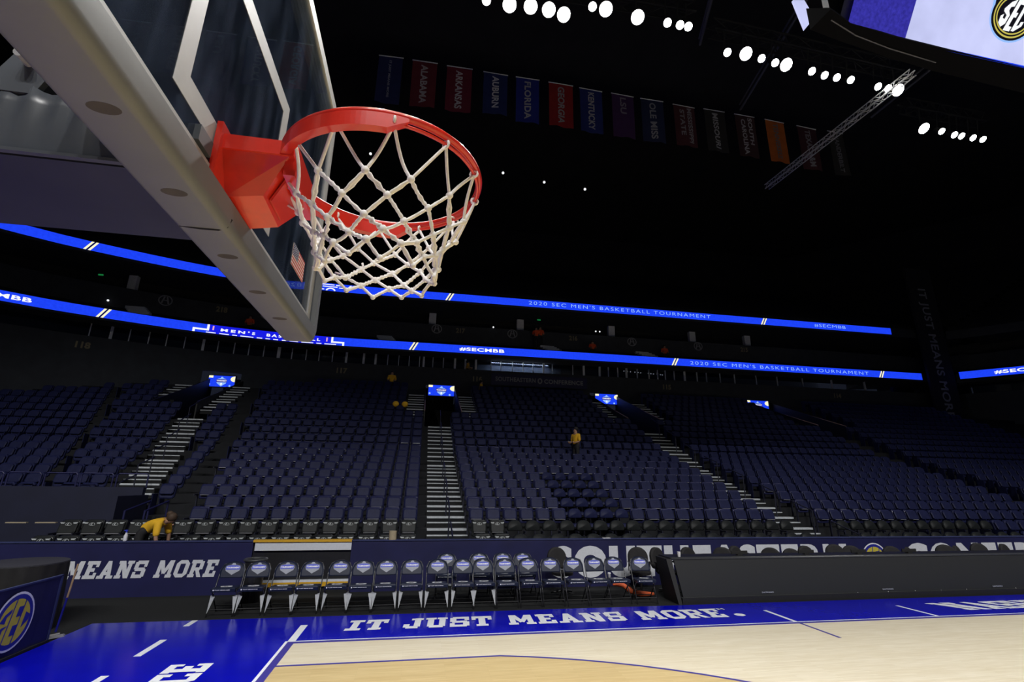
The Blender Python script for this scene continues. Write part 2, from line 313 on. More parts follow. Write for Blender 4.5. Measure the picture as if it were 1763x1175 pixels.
part('three_point_line', 'line', wood_o, lambda b: strip2(b, [(0, 6.6)]+arc(6.75, A3, -A3, 48)+[(0, -6.6)], .05, .006))
part('sideline', 'line', wood_o, lambda b: b.box(-.05, 28.7, 7.57, 7.655, .001, .0042))
part('baseline', 'line', wood_o, lambda b: b.box(-.05, .05, -7.62, 7.655, .001, .0043))
part('sideline_border', 'wraptxt', wood_o, lambda b: b.box(-.09, 28.7, 7.655, 7.69, .001, .004))
part('baseline_border', 'white', wood_o, lambda b: b.box(-.09, -.05, -7.66, 7.69, .001, .0045))
part('coach_line', 'line', wood_o, lambda b: b.box(8.51, 8.56, 6.706, 7.6, .001, .0046))
part('court_mark', 'white', ap, lambda b: b.box(8.50, 8.57, 7.69, 8.53, 0, .003))
part('court_mark', 'white', ap, lambda b: b.box(11.55, 11.62, 7.69, 8.55, 0, .003))
part('court_mark', 'white', ap, lambda b: b.box(-.06, .05, 7.69, 8.58, 0, .003))
part('court_mark', 'white', ap, lambda b: b.box(-1.93, -1.84, 8.77, 9.13, 0, .003))
part('court_mark', 'white', ap, lambda b: b.box(-1.93, -1.84, 7.27, 8.02, 0, .003))
part('court_mark', 'white', ap, lambda b: b.box(-1.93, -1.84, 5.75, 6.55, 0, .003))
part('floor_lettering', 'white', ap, lambda b: slab_text(b, 'IT JUST MEANS MORE', (.68, 8.15, .003), (1,0,0), (0,1,0), 6.85, .62, .08))
part('floor_lettering', 'white', ap, lambda b: slab_text(b, '.', (7.72, 8.17, .003), (1,0,0), (0,1,0), .2, .8))
part('floor_lettering', 'white', ap, lambda b: font_text(b, 'TM', (7.5, 8.68, .003), (1,0,0), (0,1,0), .28, .1, .02))
part('floor_lettering', 'white', ap, lambda b: slab_text(b, 'NASHVILLE', (12.75, 8.02, .003), (1,0,0), (0,1,0), 4.9, .62, -.62, .03))
part('floor_lettering', 'white', ap, lambda b: slab_text(b, 'CONFERENCE', (-.77, 3.1, .003), (0,1,0), (-1,0,0), 3.74, .51, .0, .08))

# ================================================================= BASKETBALL GOAL
G = thing('basketball_goal', (1.0, 0, 2.84), 'glass basketball backboard with grey padded edge, padded black support arm and bolted steel plate', 'backboard')
BX = 1.22
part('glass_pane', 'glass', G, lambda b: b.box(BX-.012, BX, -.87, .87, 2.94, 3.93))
def frame(b):
    for y0, y1, z0, z1 in ((-.914,.914,2.895,2.945),(-.914,.914,3.915,3.963),(-.914,-.865,2.945,3.915),(.865,.914,2.945,3.915)): b.box(BX-.04, BX+.006, y0, y1, z0, z1)
part('frame', 'border', G, frame)
part('edge_channel', 'alu', G, lambda b: b.box(BX-.055, BX-.018, .914, .93, 2.95, 3.97))
part('edge_channel', 'alu', G, lambda b: b.box(BX-.012, BX+.004, .914, .935, 2.95, 3.97))
def target(b):
    x = BX+.0015
    for y0, y1, z0, z1 in ((-.305,.305,2.998,3.049),(-.305,.305,3.404,3.455),(-.305,-.254,3.049,3.404),(.254,.305,3.049,3.404)): b.box(x-.001, x, y0, y1, z0, z1)
part('target_square', 'border', G, target)
def padm(b):     # rounded channel wrapped round the lower edge, turned up at both ends
    prof = [(BX+.030,2.905)]
    for k in range(7): a = R(0-90*k/6); prof.append((BX+.012+.018*math.cos(a), 2.864+.024*math.sin(a)))
    for k in range(7): a = R(-90-90*k/6); prof.append((BX-.068+.016*math.cos(a), 2.858+.018*math.sin(a)))
    prof += [(BX-.084,2.905),(BX-.06,2.905),(BX-.06,2.893),(BX+.012,2.893),(BX+.012,2.905)]
    ys = [-.955+.02*0, .88]; n = len(prof)
    path = [(-.88,0)]+[(.88*t/10, 0) for t in range(-8, 9, 2)]+[(.88,0)]
    rows = []
    zc = 2.895
    # sweep: bottom run then quarter turn up to the side run
    stations = []
    for k in range(8, -1, -1): a = R(90*k/8); stations.append(('L', a))
    for k in range(0, 9): stations.append(('R', R(90*k/8)))
    fr = []
    def place(y0, sgn, a, rise=0):
        out = []
        for (x, z) in prof:
            d = zc-z+.02         # distance outward from the board edge
            out.append((x, sgn*(y0+math.sin(a)*(d)), zc+.02-math.cos(a)*(d)+rise))
        return out
    seq = [place(.893, -1, R(90), .33)]+[place(.893, -1, R(90*k/8)) for k in range(8, -1, -1)]+[place(.893, 1, R(90*k/8)) for k in range(0, 9)]+[place(.893, 1, R(90), .33)]
    for s_ in seq: fr.append(s_)
    vs = [v for s_ in fr for v in s_]
    fs = [(i*n+j, i*n+(j+1) % n, (i+1)*n+(j+1) % n, (i+1)*n+j) for i in range(len(fr)-1) for j in range(n)]
    fs += [tuple(range(n)), tuple(reversed(range((len(fr)-1)*n, len(fr)*n)))]
    b.add(vs, fs)
pad = part('edge_pad', 'pad', G, padm, smooth=False)
for p_ in pad.data.polygons: p_.use_smooth = True
try: pad.data.set_sharp_from_angle(angle=R(50))
except Exception: pass
for y in (-.64, -.405, -.175, .115, .36, .61):
    part('bolt_recess', 'padhole', pad, lambda b: b.prism(ell((BX-.022, y, 2.8405), (1,0,0), (0,1,0), .024, .014, 20), (0,0,-.0008)))
part('pad_seam', 'black', pad, lambda b: b.tube([(BX-.085,-.03,2.862),(BX-.072,-.03,2.841),(BX-.03,-.03,2.8385),(BX+.008,-.03,2.839),(BX+.024,-.03,2.848),(BX+.031,-.03,2.868)], .002, 6))
fd = part('flag_decal', 'flagwhite', G, lambda b: b.box(BX+.0005, BX+.0015, .563, .738, 3.03, 3.111))
for k in range(7): part('stripe', 'flagred', fd, lambda b: b.box(BX+.0015, BX+.002, .563, .738, 3.03+.01246*k, 3.0362+.01246*k))
ca = part('canton', 'flagblue', fd, lambda b: b.box(BX+.002, BX+.0025, .563, .638, 3.0675, 3.111))
stuff(part('stars', 'flagwhite', ca, lambda b: [b.poly(ell((BX+.003, .569+.0125*i, 3.0715+.009*j), (0,1,0), (0,0,1), .003, .003, 5)) for i in range(6) for j in range(5)]))
part('fixing_clip', 'plate', G, lambda b: b.box(BX-.02, BX+.012, -.2, -.14, 2.95, 2.985))
# support arm behind the board
def boom(b):      # fabric wrap pinched into folds along its upper hem
    n = 260; vs = []; hs = [(0,2.912),(.25,2.947),(.5,2.982),(.75,3.018),(1,3.05)]
    for i in range(n+1):
        x = BX-.09-3.6*i/n
        w_ = math.sin(x*128)+.55*math.sin(x*71+1)+.35*math.sin(x*211+2)
        for v, z in hs: vs.append((x, -.152-.0042*w_*v**.7-.004*math.sin(math.pi*v), z+(.0025*w_ if v == 1 else 0)))
        vs += [(x,-.11,3.06),(x,.11,3.06),(x,.15,3.05),(x,.15,2.912)]
    m = 9
    b.add(vs, [(i*m+j,(i+1)*m+j,(i+1)*m+(j+1) % m,i*m+(j+1) % m) for i in range(n) for j in range(m) if j != 8]+[tuple(range(m))])
arm = part('padded_arm', 'leather', G, boom, smooth=True)
part('arm_underside', 'leather2', G, lambda b: b.box(BX-3.7, BX-.09, -.155, .155, 2.895, 2.913))
part('arm_hem', 'leather', G, lambda b: b.tube([(BX-.1,-.157,2.905),(BX-3.6,-.157,2.905)], .007, 6))
part('arm_beam', 'black', G, lambda b: b.box(BX-3.7, BX-.10, -.12, .12, 3.06, 3.10))
pl2 = part('bolted_plate', 'plate', G, lambda b: b.prism([(.80,-.155,3.04),(.895,-.155,3.04),(.925,-.155,3.125),(.905,-.155,3.155),(.862,-.155,3.162),(.85,-.155,3.155)], (0,.012,0)))
part('bolt', 'boltm', pl2, lambda b: b.tube([(.872,-.156,3.112),(.872,-.185,3.112)], [.011,.011], 12))
part('bolt_hole', 'black', pl2, lambda b: b.prism(ell((.878,-.1555,3.142), (1,0,0), (0,0,1), .007, .007, 14), (0,-.0005,0)))
part('cross_beam', 'black', G, lambda b: b.box(1.0, 1.12, -.35, .35, 3.07, 3.15))
for s_ in (-1, 1):
    part('brace_tube', 'blackp', G, lambda b: b.tube([(.3, s_*.12, 3.1), (1.15, s_*.6, 3.75)], .022, 10))
part('brace_rod', 'steel', G, lambda b: b.tube([(1.12,-.42,3.33),(1.12,.62,3.33)], .006, 8))

H = thing('rim', (1.245, 0, 2.9), 'red basketball rim with breakaway bracket and white cord net', 'basketball hoop')
RC = (1.575, 0, 3.04)
part('mounting_plate', 'red', H, lambda b: b.box(BX+.004, BX+.016, -.125, .125, 2.90, 3.055))
part('arm_plate', 'red', H, lambda b: b.box(BX+.016, 1.385, -.112, .112, 2.998, 3.034))
def hous(b):
    x0 = BX+.016
    b.hexa([(x0,-.052,2.912),(1.315,-.052,2.925),(1.315,.082,2.918),(x0,.082,2.903),(x0,-.106,2.998),(1.375,-.106,2.998),(1.375,.106,2.998),(x0,.106,2.998)])
hs = part('spring_housing', 'red', H, hous)
def fpan(b):
    b.hexa([(1.322,-.03,2.928),(1.327,-.03,2.926),(1.327,.06,2.924),(1.322,.06,2.926),(1.372,-.07,2.985),(1.377,-.07,2.983),(1.377,.08,2.983),(1.372,.08,2.985)])
fp = part('cover_plate', 'red', hs, fpan)
for yy, zz, xx in ((-.035,2.965,1.362),(.045,2.962,1.36)):
    part('screw', 'steel', hs, lambda b: b.tube([(xx,yy,zz),(xx+.012,yy,zz-.007)], .006, 8))
part('hinge_block', 'red', H, lambda b: b.box(1.365, 1.39, -.1, .1, 2.955, 3.03))
NT = 96
part('ring', 'red', H, lambda b: b.tube([(RC[0]+.2366*math.cos(2*math.pi*i/NT), RC[1]+.2366*math.sin(2*math.pi*i/NT), 3.040) for i in range(NT)], .0088, 12, True), smooth=True)
part('net_rail', 'red', H, lambda b: b.tube([(RC[0]+.2335*math.cos(2*math.pi*i/NT), RC[1]+.2335*math.sin(2*math.pi*i/NT), 3.0235) for i in range(NT)], .004, 8, True), smooth=True)
for sgn in (1, -1):
    def wrap(b, sgn=sgn):
        n = 40; vs = []
        for i in range(n+1):
            a = R(180+sgn*(4+101*i/n)); zb = 3.000 if i < n-4 else 3.000+.026*(i-n+4)/4
            for r_ in (.2265, .2465):
                for z in (zb, 3.034): vs.append((RC[0]+r_*math.cos(a), RC[1]+r_*math.sin(a), z))
        fs = []
        for i in range(n):
            k = 4*i; q = k+4
            fs += [(k,q,q+1,k+1),(k+2,k+3,q+3,q+2),(k,k+2,q+2,q),(k+1,q+1,q+3,k+3)]
        fs += [(0,1,3,2),(4*n,4*n+2,4*n+3,4*n+1)]
        b.add(vs, fs)
    part('brace_band', 'red', H, wrap)
# net: twelve hanging loops tied into diamonds
random.seed(3)
ROWS = [(0.000,.2335),(.092,.198),(.136,.175),(.174,.158),(.206,.147),(.231,.140),(.256,.137)]
def nodepos(k, i):
    dz, r_ = ROWS[k]; a = 2*math.pi*(i+(.5 if k % 2 else 0))/12+.14
    j = 0 if k == 0 else 1
    sw = k/6
    r_ += j*random.uniform(-.006,.006); z = 3.020-dz+j*random.uniform(-.007,.007)
    cx = RC[0]+.004*sw; cy = RC[1]-.006*sw
    return Vector((cx+r_*math.cos(a+j*random.uniform(-.03,.03)), cy+r_*math.sin(a), z))
ND = [[nodepos(k, i) for i in range(12)] for k in range(7)]
def cordpts(p, q, sag, n=6, tw=.002):
    c = Vector((RC[0], RC[1], 0)); out = []
    for t in range(n+1):
        f = t/n; v = p.lerp(q, f); ctr = Vector((c.x, c.y, v.z)); rad = (v-ctr)
        v = v-rad.normalized()*sag*math.sin(math.pi*f)+Vector((0,0,-sag*.35*math.sin(math.pi*f))); out.append(v)
    return out
def netm(b):
    for k in range(6):
        for i in range(12):
            p = ND[k][i]
            js = [i, i-1] if k % 2 == 0 else [i, (i+1) % 12]
            for j in js:
                q = ND[k+1][j % 12]
                if k == 0:
                    b.tube(cordpts(p, q, random.uniform(-.012,.02), 8), .0038, 6)
                else:
                    for o_ in (-.0026, .0026):
                        a = math.atan2(p.y-RC[1], p.x-RC[0]); d = Vector((-math.sin(a)*o_, math.cos(a)*o_, o_*.7))
                        path = cordpts(p, q, random.uniform(-.003,.006), 5); path = [v+d*math.cos(3.1*t+k) for t, v in enumerate(path)]
                        b.tube(path, .0037, 6)
netp = part('net', 'cord', H, netm, smooth=True)
def knots(b):
    for k in range(1, 7):
        for i in range(12): b.ball(ND[k][i], (.0088 if k < 6 else .007), 8, 5)
stuff(part('knots', 'cord', netp, knots, smooth=True))
def loops(b):
    for i in range(12):
        a = 2*math.pi*i/12+.14; cx = Vector((RC[0]+.2335*math.cos(a), RC[1]+.2335*math.sin(a), 3.0235)); rr = Vector((math.cos(a), math.sin(a), 0))
        rad = .009 if i not in (1, 9) else .02
        b.tube([cx+(rr*math.cos(2*math.pi*t/10)*rad*(1 if i not in (1,9) else .9)+Vector((0,0,1))*math.sin(2*math.pi*t/10)*.009) for t in range(10)], .0031, 6, True)
stuff(part('hanging_loops', 'cord', netp, loops, smooth=True))
def tails(b):
    for i, (k, n_) in enumerate(((3,2),(5,10),(2,3),(4,4),(3,3),(1,5))):
        p = ND[k][n_]; b.tube([p, p+Vector((random.uniform(-.015,.015), random.uniform(-.02,.02), .008)), p+Vector((random.uniform(-.03,.03), random.uniform(-.03,.03), .018))], .003, 6)
stuff(part('loose_ends', 'cord', netp, tails, smooth=True))

# ================================================================= BOARDS ROUND THE RINK
BY = 11.3
wf = struct(part('wall_front_left', 'navy', None, lambda b: b.box(-30, -1.74, BY, BY+.12, -.02, 1.03)))
wr = struct(part('wall_front_right', 'navy', None, lambda b: b.box(.33, 45, BY, BY+.12, -.02, 1.03)))
part('cap_rail', 'wallblue', wf, lambda b: b.box(-30, -1.74, BY-.02, BY+.14, 1.03, 1.05))
part('cap_rail', 'wallblue', wr, lambda b: b.box(.33, 45, BY-.02, BY+.14, 1.03, 1.05))
part('wall_lettering', 'wraptxt', wf, lambda b: slab_text(b, 'MEANS MORE', (-5.28, BY-.004, .34), (1,0,0), (0,0,1), 2.85, .335, .2))
part('wall_lettering', 'wraptxt', wf, lambda b: slab_text(b, 'IT JUST', (-7.75, BY-.004, .34), (1,0,0), (0,0,1), 2.0, .335, .2))
part('wall_lettering', 'wraptxt', wr, lambda b: font_text(b, 'SOUTHEASTERN', (5.0, BY-.004, .17), (1,0,0), (0,0,1), 8.15, .72, .075, 0, 1.25))
part('wall_lettering', 'wraptxt', wr, lambda b: font_text(b, 'CONFERENCE', (15.0, BY-.004, .17), (1,0,0), (0,0,1), 7.2, .72, .075, 0, 1.25))
roundel(wr, (14.0, BY-.004, .5), (1,0,0), (0,0,1), (0,-1,0), .40)
# uncovered hockey board between the wraps
op = thing('hockey_board', (-.7, BY, 0), 'uncovered white hockey board with yellow cap and kick strip behind the folding chairs', 'board')
part('board_core', 'blackp', op, lambda b: b.box(-1.74, .33, BY+.06, BY+.12, -.02, 1.02))
part('cap', 'yellow', op, lambda b: b.box(-1.74, .33, BY-.03, BY+.12, 1.02, 1.065))
part('upper_panel', 'hwhite', op, lambda b: b.box(-1.70, .33, BY, BY+.06, .845, 1.02))
part('lower_strip', 'hwhite', op, lambda b: b.box(-1.74, .33, BY, BY+.06, .20, .245))
part('kick_strip', 'yellow', op, lambda b: b.box(-1.74, .33, BY, BY+.06, .11, .20))

# ================================================================= SEATING BOWL
NR = 22; TREAD = .82
ROWY = [12.15+TREAD*i for i in range(NR)]
ZTOP = [1.08+.279*min(i, 10)+.398*max(0, i-10) for i in range(NR)]
ZF = [z-.85 for z in ZTOP]
PORT = [(-10.0, 1), (2.8, 0), (13.95, 0), (26.0, 0)]
def a1R(y): return -6.04-.2536*(y-15.6)
def a1L(y): return -7.25-.24*(y-15.6)
def gL(y): return -9.18-.435*(y-16.5)
def bL(y): return -4.5-.2*max(0, y-14.5)
CURVE = [(-34,10),(-29,16),(-24.5,21),(-18.9,25.5),(-15.4,27.45),(-11.2,29.15),(-7.2,30.05),(-3.5,30.38),(1,30.4),(40.2,30.5)]
CURVE_R = CURVE+[(43.2,30.3),(46.5,26.5),(50,21),(53,13)]
def cy(x):
    for (xa, ya), (xb, yb) in zip(CURVE_R[:-1], CURVE_R[1:]):
        if xa <= x <= xb: return ya+(yb-ya)*(x-xa)/(xb-xa)
    return 10
def portx(i): return -9.15-.25*(ROWY[i]-25) if True else 0
def terr(b):
    for i in range(NR):
        y0 = ROWY[i]-.62; y1 = y0+TREAD+.02
        if i == 0: y0 = BY+.12
        segs = [(-24 if i >= 4 else (-12 if i < 2 else -5.8), 46)]
        if i >= 16:
            cuts = [(portx(i)-1.0, portx(i)+1.0)]+[(x-.95, x+.95) for x in (2.8, 13.95, 26.0)]
            out = []; a = segs[0][0]
            for c0, c1 in cuts: out.append((a, c0)); a = c1
            out.append((a, segs[0][1])); segs = out
        for a, c in segs: b.box(a, c, y0, y1 if i < NR-1 else 33, ZF[i]-.6, ZF[i])
tr = struct(part('seating_terrace', 'tier', None, terr))
struct(part('wall_left', 'leftwall', None, lambda b: (b.box(-24, -5.75, 14.75, 14.9, -.02, 2.10), b.box(-5.75, -5.65, 13.4, 14.9, -.02, 1.9))))

# --- one padded flip-up seat of each kind
def rpanel(b, wd, z0, z1, y0, y1, th, r=.05, rt_=None, puff=.012, n=4):
    rt_ = rt_ or r; h = z1-z0; pts = []
    for cx, cz, a0, rr in ((wd/2-r, r, -90, r), (wd/2-rt_, h-rt_, 0, rt_), (-wd/2+rt_, h-rt_, 90, rt_), (-wd/2+r, r, 180, r)):
        for k in range(n+1):
            a = R(a0+90*k/n); pts.append((cx+rr*math.cos(a), cz+rr*math.sin(a)))
    m = len(pts)
    def P(x, z, d): return (x, y0+(y1-y0)*z/h+d, z0+z)
    sh = lambda x, z, f: (x*f, h/2+(z-h/2)*f)
    vs = [P(*sh(x, z, .86), -puff) for x, z in pts]+[P(x, z, 0) for x, z in pts]+[P(x, z, th) for x, z in pts]
    fs = [tuple(range(m))]+[(i, m+i, m+(i+1) % m, (i+1) % m) for i in range(m)]+[(m+i, 2*m+i, 2*m+(i+1) % m, m+(i+1) % m) for i in range(m)]+[tuple(reversed(range(2*m, 3*m)))]
    b.add(vs, fs)
def make_seat(name, bodym, logo=False, rnd=False):
    t = thing(name, (0, 0, 0), 'seat', 'seat')
    bk = part('backrest', ('seatgloss' if bodym == 'seat' else 'blkgloss') if not rnd else bodym, t, lambda b: rpanel(b, .42, .58, .85, .03, .10, .05, .04, .17, .025) if rnd else rpanel(b, .415, .44, .86, 0, .10, .06, .05, .06, .022), smooth=True)
    if rnd:
        part('seat_pan', bodym, t, lambda b: rpanel(b, .42, .36, .44, -.36, -.34, .36, .03))
    else:
        part('seat_pan', bodym, t, lambda b: rpanel(b, .375, .565, .825, -.06, .03, .05, .04, .05, .014))
    part('trim_strip', 'seattrim', t, lambda b: b.box(-.15, .15, -.085, -.05, .548, .566) if not rnd else b.box(-.13, .13, -.365, -.355, .375, .39))
    part('armrest', 'seatdark', t, lambda b: (b.box(-.262, -.232, -.24, .05, .54, .58), b.box(-.262, -.232, -.02, .04, 0, .54)))
    if logo:
        def lg(b):
            def q(u, v): z = .755+v; return (u, -.06+(z-.565)*.09/.26-.016, z)
            ring(b, q(0, 0), (1,0,0), (0,.24,.97), .062, .044, .008, 20)
            b.add([q(-.01,.035), q(.008,.035), q(-.012,-.008), q(.04,-.008), q(.034,-.02), q(-.034,-.02)], [(0,5,4,2,1),(2,4,3)])
            for s_ in (-1, 1): b.add([q(s_*.085,.045), q(s_*.19,.05), q(s_*.16,.02), q(s_*.1,.02)], [(0,1,2,3)])
        part('oval_emblem', 'seatlogo', bk, lg)
    return t
PROTO = {'blue': make_seat('arena_seat', 'seat'), 'logo': make_seat('arena_seat', 'seatblk', True), 'blkrnd': make_seat('arena_seat', 'seatblk', False, True), 'bluernd': make_seat('arena_seat', 'seat', False, True)}
USED = set()
def place_seat(kind, x, i, label, group, rz=0):
    pr_ = PROTO[kind]
    o = pr_ if kind not in USED else copy_tree(pr_)
    USED.add(kind)
    o.location = (x, ROWY[i], ZF[i]); o.rotation_euler = (0, 0, rz); o['label'] = label; o['group'] = group
PITCH = .493
allseats = []   # (row, x, section, idx)
for i in range(NR):
    y = ROWY[i]
    secs = []
    lb = bL(y) if i >= 2 else -6.7
    n = int((1.85-lb)/PITCH); secs.append(('B', [1.85-.30-PITCH*k for k in range(n)]))
    secs.append(('C', [3.42+PITCH*k for k in range(int((13.4-3.3)/PITCH))]))
    secs.append(('D', [14.75+PITCH*k for k in range(int((25.3-14.6)/PITCH))]))
    secs.append(('E', [26.9+PITCH*k for k in range(int((40-26.8)/PITCH))]))
    if i >= 4:
        k = 0; xs = []
        x = bL(y)-.75
        while x-.25 > a1R(y)+.1: xs.append(x); x -= PITCH
        secs.append(('A', xs)); xs = []; x = a1L(y)-.3
        while x > gL(y)+.35: xs.append(x); x -= PITCH
        secs.append(('Z', xs)); xs = []; x = gL(y)-.35
        while x > -23 and len(xs) < 24: xs.append(x); x -= PITCH
        secs.append(('Y', xs))
    for s_, xs in secs:
        for k, x in enumerate(xs):
            if i >= 16:
                bad = any(abs(x-px) < 2.05 for px in (portx(i), 2.8, 13.95, 26.0))
                if bad: continue
            if y > cy(x)-.9: continue
            allseats.append((i, x, s_, k))
def bloc(i, x):    # the round-backed blocks let into the padded rows
    if i < 2: return False
    if 2 <= i <= 6 and (6.2 <= x <= 8.2 or 18.9 <= x <= 20.9): return True
    return False
SECN = {'B': 'left of the central stairs', 'C': 'right of the central stairs', 'D': 'right of the second bright stairs'}
nb = 0; rest = []
cand = []
for (i, x, s_, k) in allseats:
    if i < 2 and s_ in 'BCD' and x < 20.5: cand.append((i, x, s_, k, True))
    else: cand.append((i, x, s_, k, False))
blue = [c for c in cand if not c[4] and c[2] in 'BCD' and c[1] < 21.5]
blue.sort(key=lambda c: (ROWY[c[0]]+1.1)**2+(c[1]-1.7)**2)
pick = set((c[0], c[2], c[3]) for c in blue[:300])
for (i, x, s_, k, blk) in cand:
    if blk:
        logo = s_ == 'B' or (s_ == 'C' and k < 2)
        lab = '%s seat %s, %s, %s %s' % ('black padded' if logo else 'black round-backed', 'with oval emblem' if logo else 'behind the wall', 'front row' if i == 0 else 'second row', ORD[k], SECN[s_])
        place_seat('logo' if logo else 'blkrnd', x, i, lab, 'black seats behind the navy wall')
    elif (i, s_, k) in pick:
        rb = bloc(i, x)
        lab = 'navy %s seat, %s blue row, %s %s' % ('round-backed' if rb else 'padded', ORD[i-2], ORD[k], SECN[s_])
        place_seat('bluernd' if rb else 'blue', x, i, lab, 'navy seats in the lower stands')
    else: rest.append((i, x))
def restm(b):
    base = MB(); rpanel(base, .415, .44, .86, 0, .10, .06, .05, .06, .022, 1); rpanel(base, .375, .565, .825, -.06, .03, .05, .04, .05, .014, 1)
    base.box(-.26, -.235, -.24, .05, 0, .58)
    for i, x in rest:
        k = len(b.v); b.v += [(vx+x, vy+ROWY[i], vz+ZF[i]) for vx, vy, vz in base.v]; b.f += [tuple(q+k for q in f) for f in base.f]
tag(stuff(part('far_arena_seats', 'seat', None, restm)), 'rows of navy seats higher up and further along the dark stands', 'seats')

# --- stairs
def stairs(name, label, rows, xl, xr, rail=True):
    t = struct(thing(name, ((xl(ROWY[rows[0]])+xr(ROWY[rows[0]]))/2, ROWY[rows[0]]-.6, ZF[rows[0]]), label, 'stairs'))
    for i in rows:
        y = ROWY[i]-.62; a, c = xl(y), xr(y)
        rise = ZF[i]-ZF[i-1] if i else .25
        st = part('step', 'step', t, lambda b: b.box(a, c, y-.30, y+.02, ZF[i]-rise, ZF[i]-rise/2))
        part('nosing', 'nosing', st, lambda b: b.box(a+.02, c-.02, y-.315, y-.245, ZF[i]-rise/2-.028, ZF[i]-rise/2+.004))
        part('nosing', 'nosing', t, lambda b: b.box(a+.02, c-.02, y-.02, y+.16, ZF[i]-.05, ZF[i]+.006))
    if rail:
        for i in rows[::2]:
            y = ROWY[i]-.5; m_ = (xl(y)+xr(y))/2
            part('rail_post', 'seatdark', t, lambda b: (b.tube([(m_, y, ZF[i]), (m_, y, ZF[i]+.85)], .02, 8), b.tube([(m_, y, ZF[i]+.85), (m_, y+.9, ZF[min(i+1, NR-1)]+.85)], .02, 8)))
    return t
stairs('aisle_stairs', 'central aisle stairs with pale nosings leading up to the portal', list(range(0, 16)), lambda y: 2.03, lambda y: 3.2)
stairs('aisle_stairs', 'aisle stairs with pale nosings between the middle and right seat blocks', list(range(0, 16)), lambda y: 13.42, lambda y: 14.5)
stairs('aisle_stairs', 'left aisle stairs with pale nosings above the blue wall', list(range(4, 16)), a1L, a1R)
for px, nm in ((2.8, 'central'), (13.95, 'right'), (-9.9, 'left')):
    for sgn, sd in ((-1, 'left'), (1, 'right')):
        stairs('portal_stairs', 'short stairs flanking the %s portal on its %s side' % (nm, sd), list(range(17, 22)), lambda y: min(px+sgn*1.0, px+sgn*1.95), lambda y: max(px+sgn*1.0, px+sgn*1.95), False)
# portals
for n_, (px, nm) in enumerate(((-9.9, 'left'), (2.8, 'central'), (13.95, 'second'), (26.0, 'right'))):
    zf = ZF[15]
    t = struct(thing('door_%d' % (n_+1), (px, 25.3, zf), 'dark %s portal leading out of the lower stands' % nm, 'portal'))
    part('portal_floor', 'tier', t, lambda b: b.box(px-1, px+1, 24.4, 33, zf-.2, zf-.01))
    for s_ in (-1, 1):
        part('portal_wall', 'black', t, lambda b: b.hexa([(px+s_*.93,24.8,zf-.1),(px+s_*.99,24.8,zf-.1),(px+s_*.99,31,zf-.1),(px+s_*.93,31,zf-.1),(px+s_*.93,24.8,ZF[15]+.9),(px+s_*.99,24.8,ZF[15]+.9),(px+s_*.99,31,ZF[21]+.9),(px+s_*.93,31,ZF[21]+.9)]))
        part('portal_rail', 'woodpole' if n_ else 'chairtube', t, lambda b: b.tube([(px+s_*.96,24.8,ZF[15]+.93),(px+s_*.96,30.6,ZF[20]+1.05)], .028, 8))
    part('portal_back', 'black', t, lambda b: b.box(px-1, px+1, 32.9, 33, zf-.1, 8.6))
def shield(b, c, s_, dx=(1,0,0), dz=(0,0,1)):
    c = Vector(c); dx = Vector(dx); dz = Vector(dz)
    b.poly([c+dx*(x*s_)+dz*(z*s_) for x, z in ((0,-.62),(.14,-.5),(.5,-.22),(.56,.05),(.5,.25),(.16,.36),(.08,.52),(-.08,.52),(-.16,.36),(-.5,.25),(-.56,.05),(-.5,-.22),(-.14,-.5))])
def portal_screen(px, cx, w_, z0, z1, y, nm):
    t = thing('video_screen', (cx, y, z0), 'glowing blue video screen with white shield logo above the %s portal' % nm, 'screen')
    part('casing', 'black', t, lambda b: b.box(cx-w_/2-.05, cx+w_/2+.05, y, y+.12, z0-.04, z1+.04))
    d = part('display', 'ledblue', t, lambda b: b.box(cx-w_/2, cx+w_/2, y-.012, y, z0, z1))
    h = z1-z0; m_ = (z0+z1)/2
    part('logo_shield', 'ledsky', d, lambda b: shield(b, (cx, y-.016, m_), h*.78))
    part('logo_bar', 'ledindigo', d, lambda b: b.box(cx-w_*.2, cx+w_*.2, y-.022, y-.019, m_-.10*h, m_+.19*h))
    part('logo_text', 'ledwhite', d, lambda b: font_text(b, 'TOURNAMENT', (cx-w_*.19, y-.026, m_-.02*h), (1,0,0), (0,0,1), w_*.38, .13*h, .04))
    part('logo_ball', 'ledwhite', d, lambda b: b.poly(ell((cx, y-.024, m_-.25*h), (1,0,0), (0,0,1), .08*h, .11*h, 14)))
    part('corner_tab', 'ledcream', d, lambda b: b.box(cx-w_/2, cx-w_*.34, y-.018, y-.013, z1-.2*h, z1))
    part('corner_disc', 'ledcream', d, lambda b: b.poly([Vector((cx+w_/2, y-.017, z1-.27*h))+Vector((-math.sin(math.pi*k/14)*.17*w_, 0, math.cos(math.pi*k/14)*.26*h)) for k in range(15)]))
    part('sparkle', 'ledsky', d, lambda b: b.poly(ell((cx-w_*.45, y-.017, z0+.2*h), (1,0,0), (0,0,1), .04*w_, .09*h, 10)))
    part('sparkle', 'ledsky', d, lambda b: b.poly(ell((cx+w_*.33, y-.017, z0+.1*h), (1,0,0), (0,0,1), .04*w_, .09*h, 10)))
portal_screen(-9.9, -10.2, 1.45, 7.70, 8.36, 30.6, 'left')
portal_screen(2.8, 2.86, 1.66, 7.78, 8.46, 30.9, 'central')
portal_screen(13.95, 14.15, 1.62, 7.70, 8.38, 30.9, 'second')
portal_screen(26, 25.75, 1.72, 7.74, 8.42, 30.9, 'right')

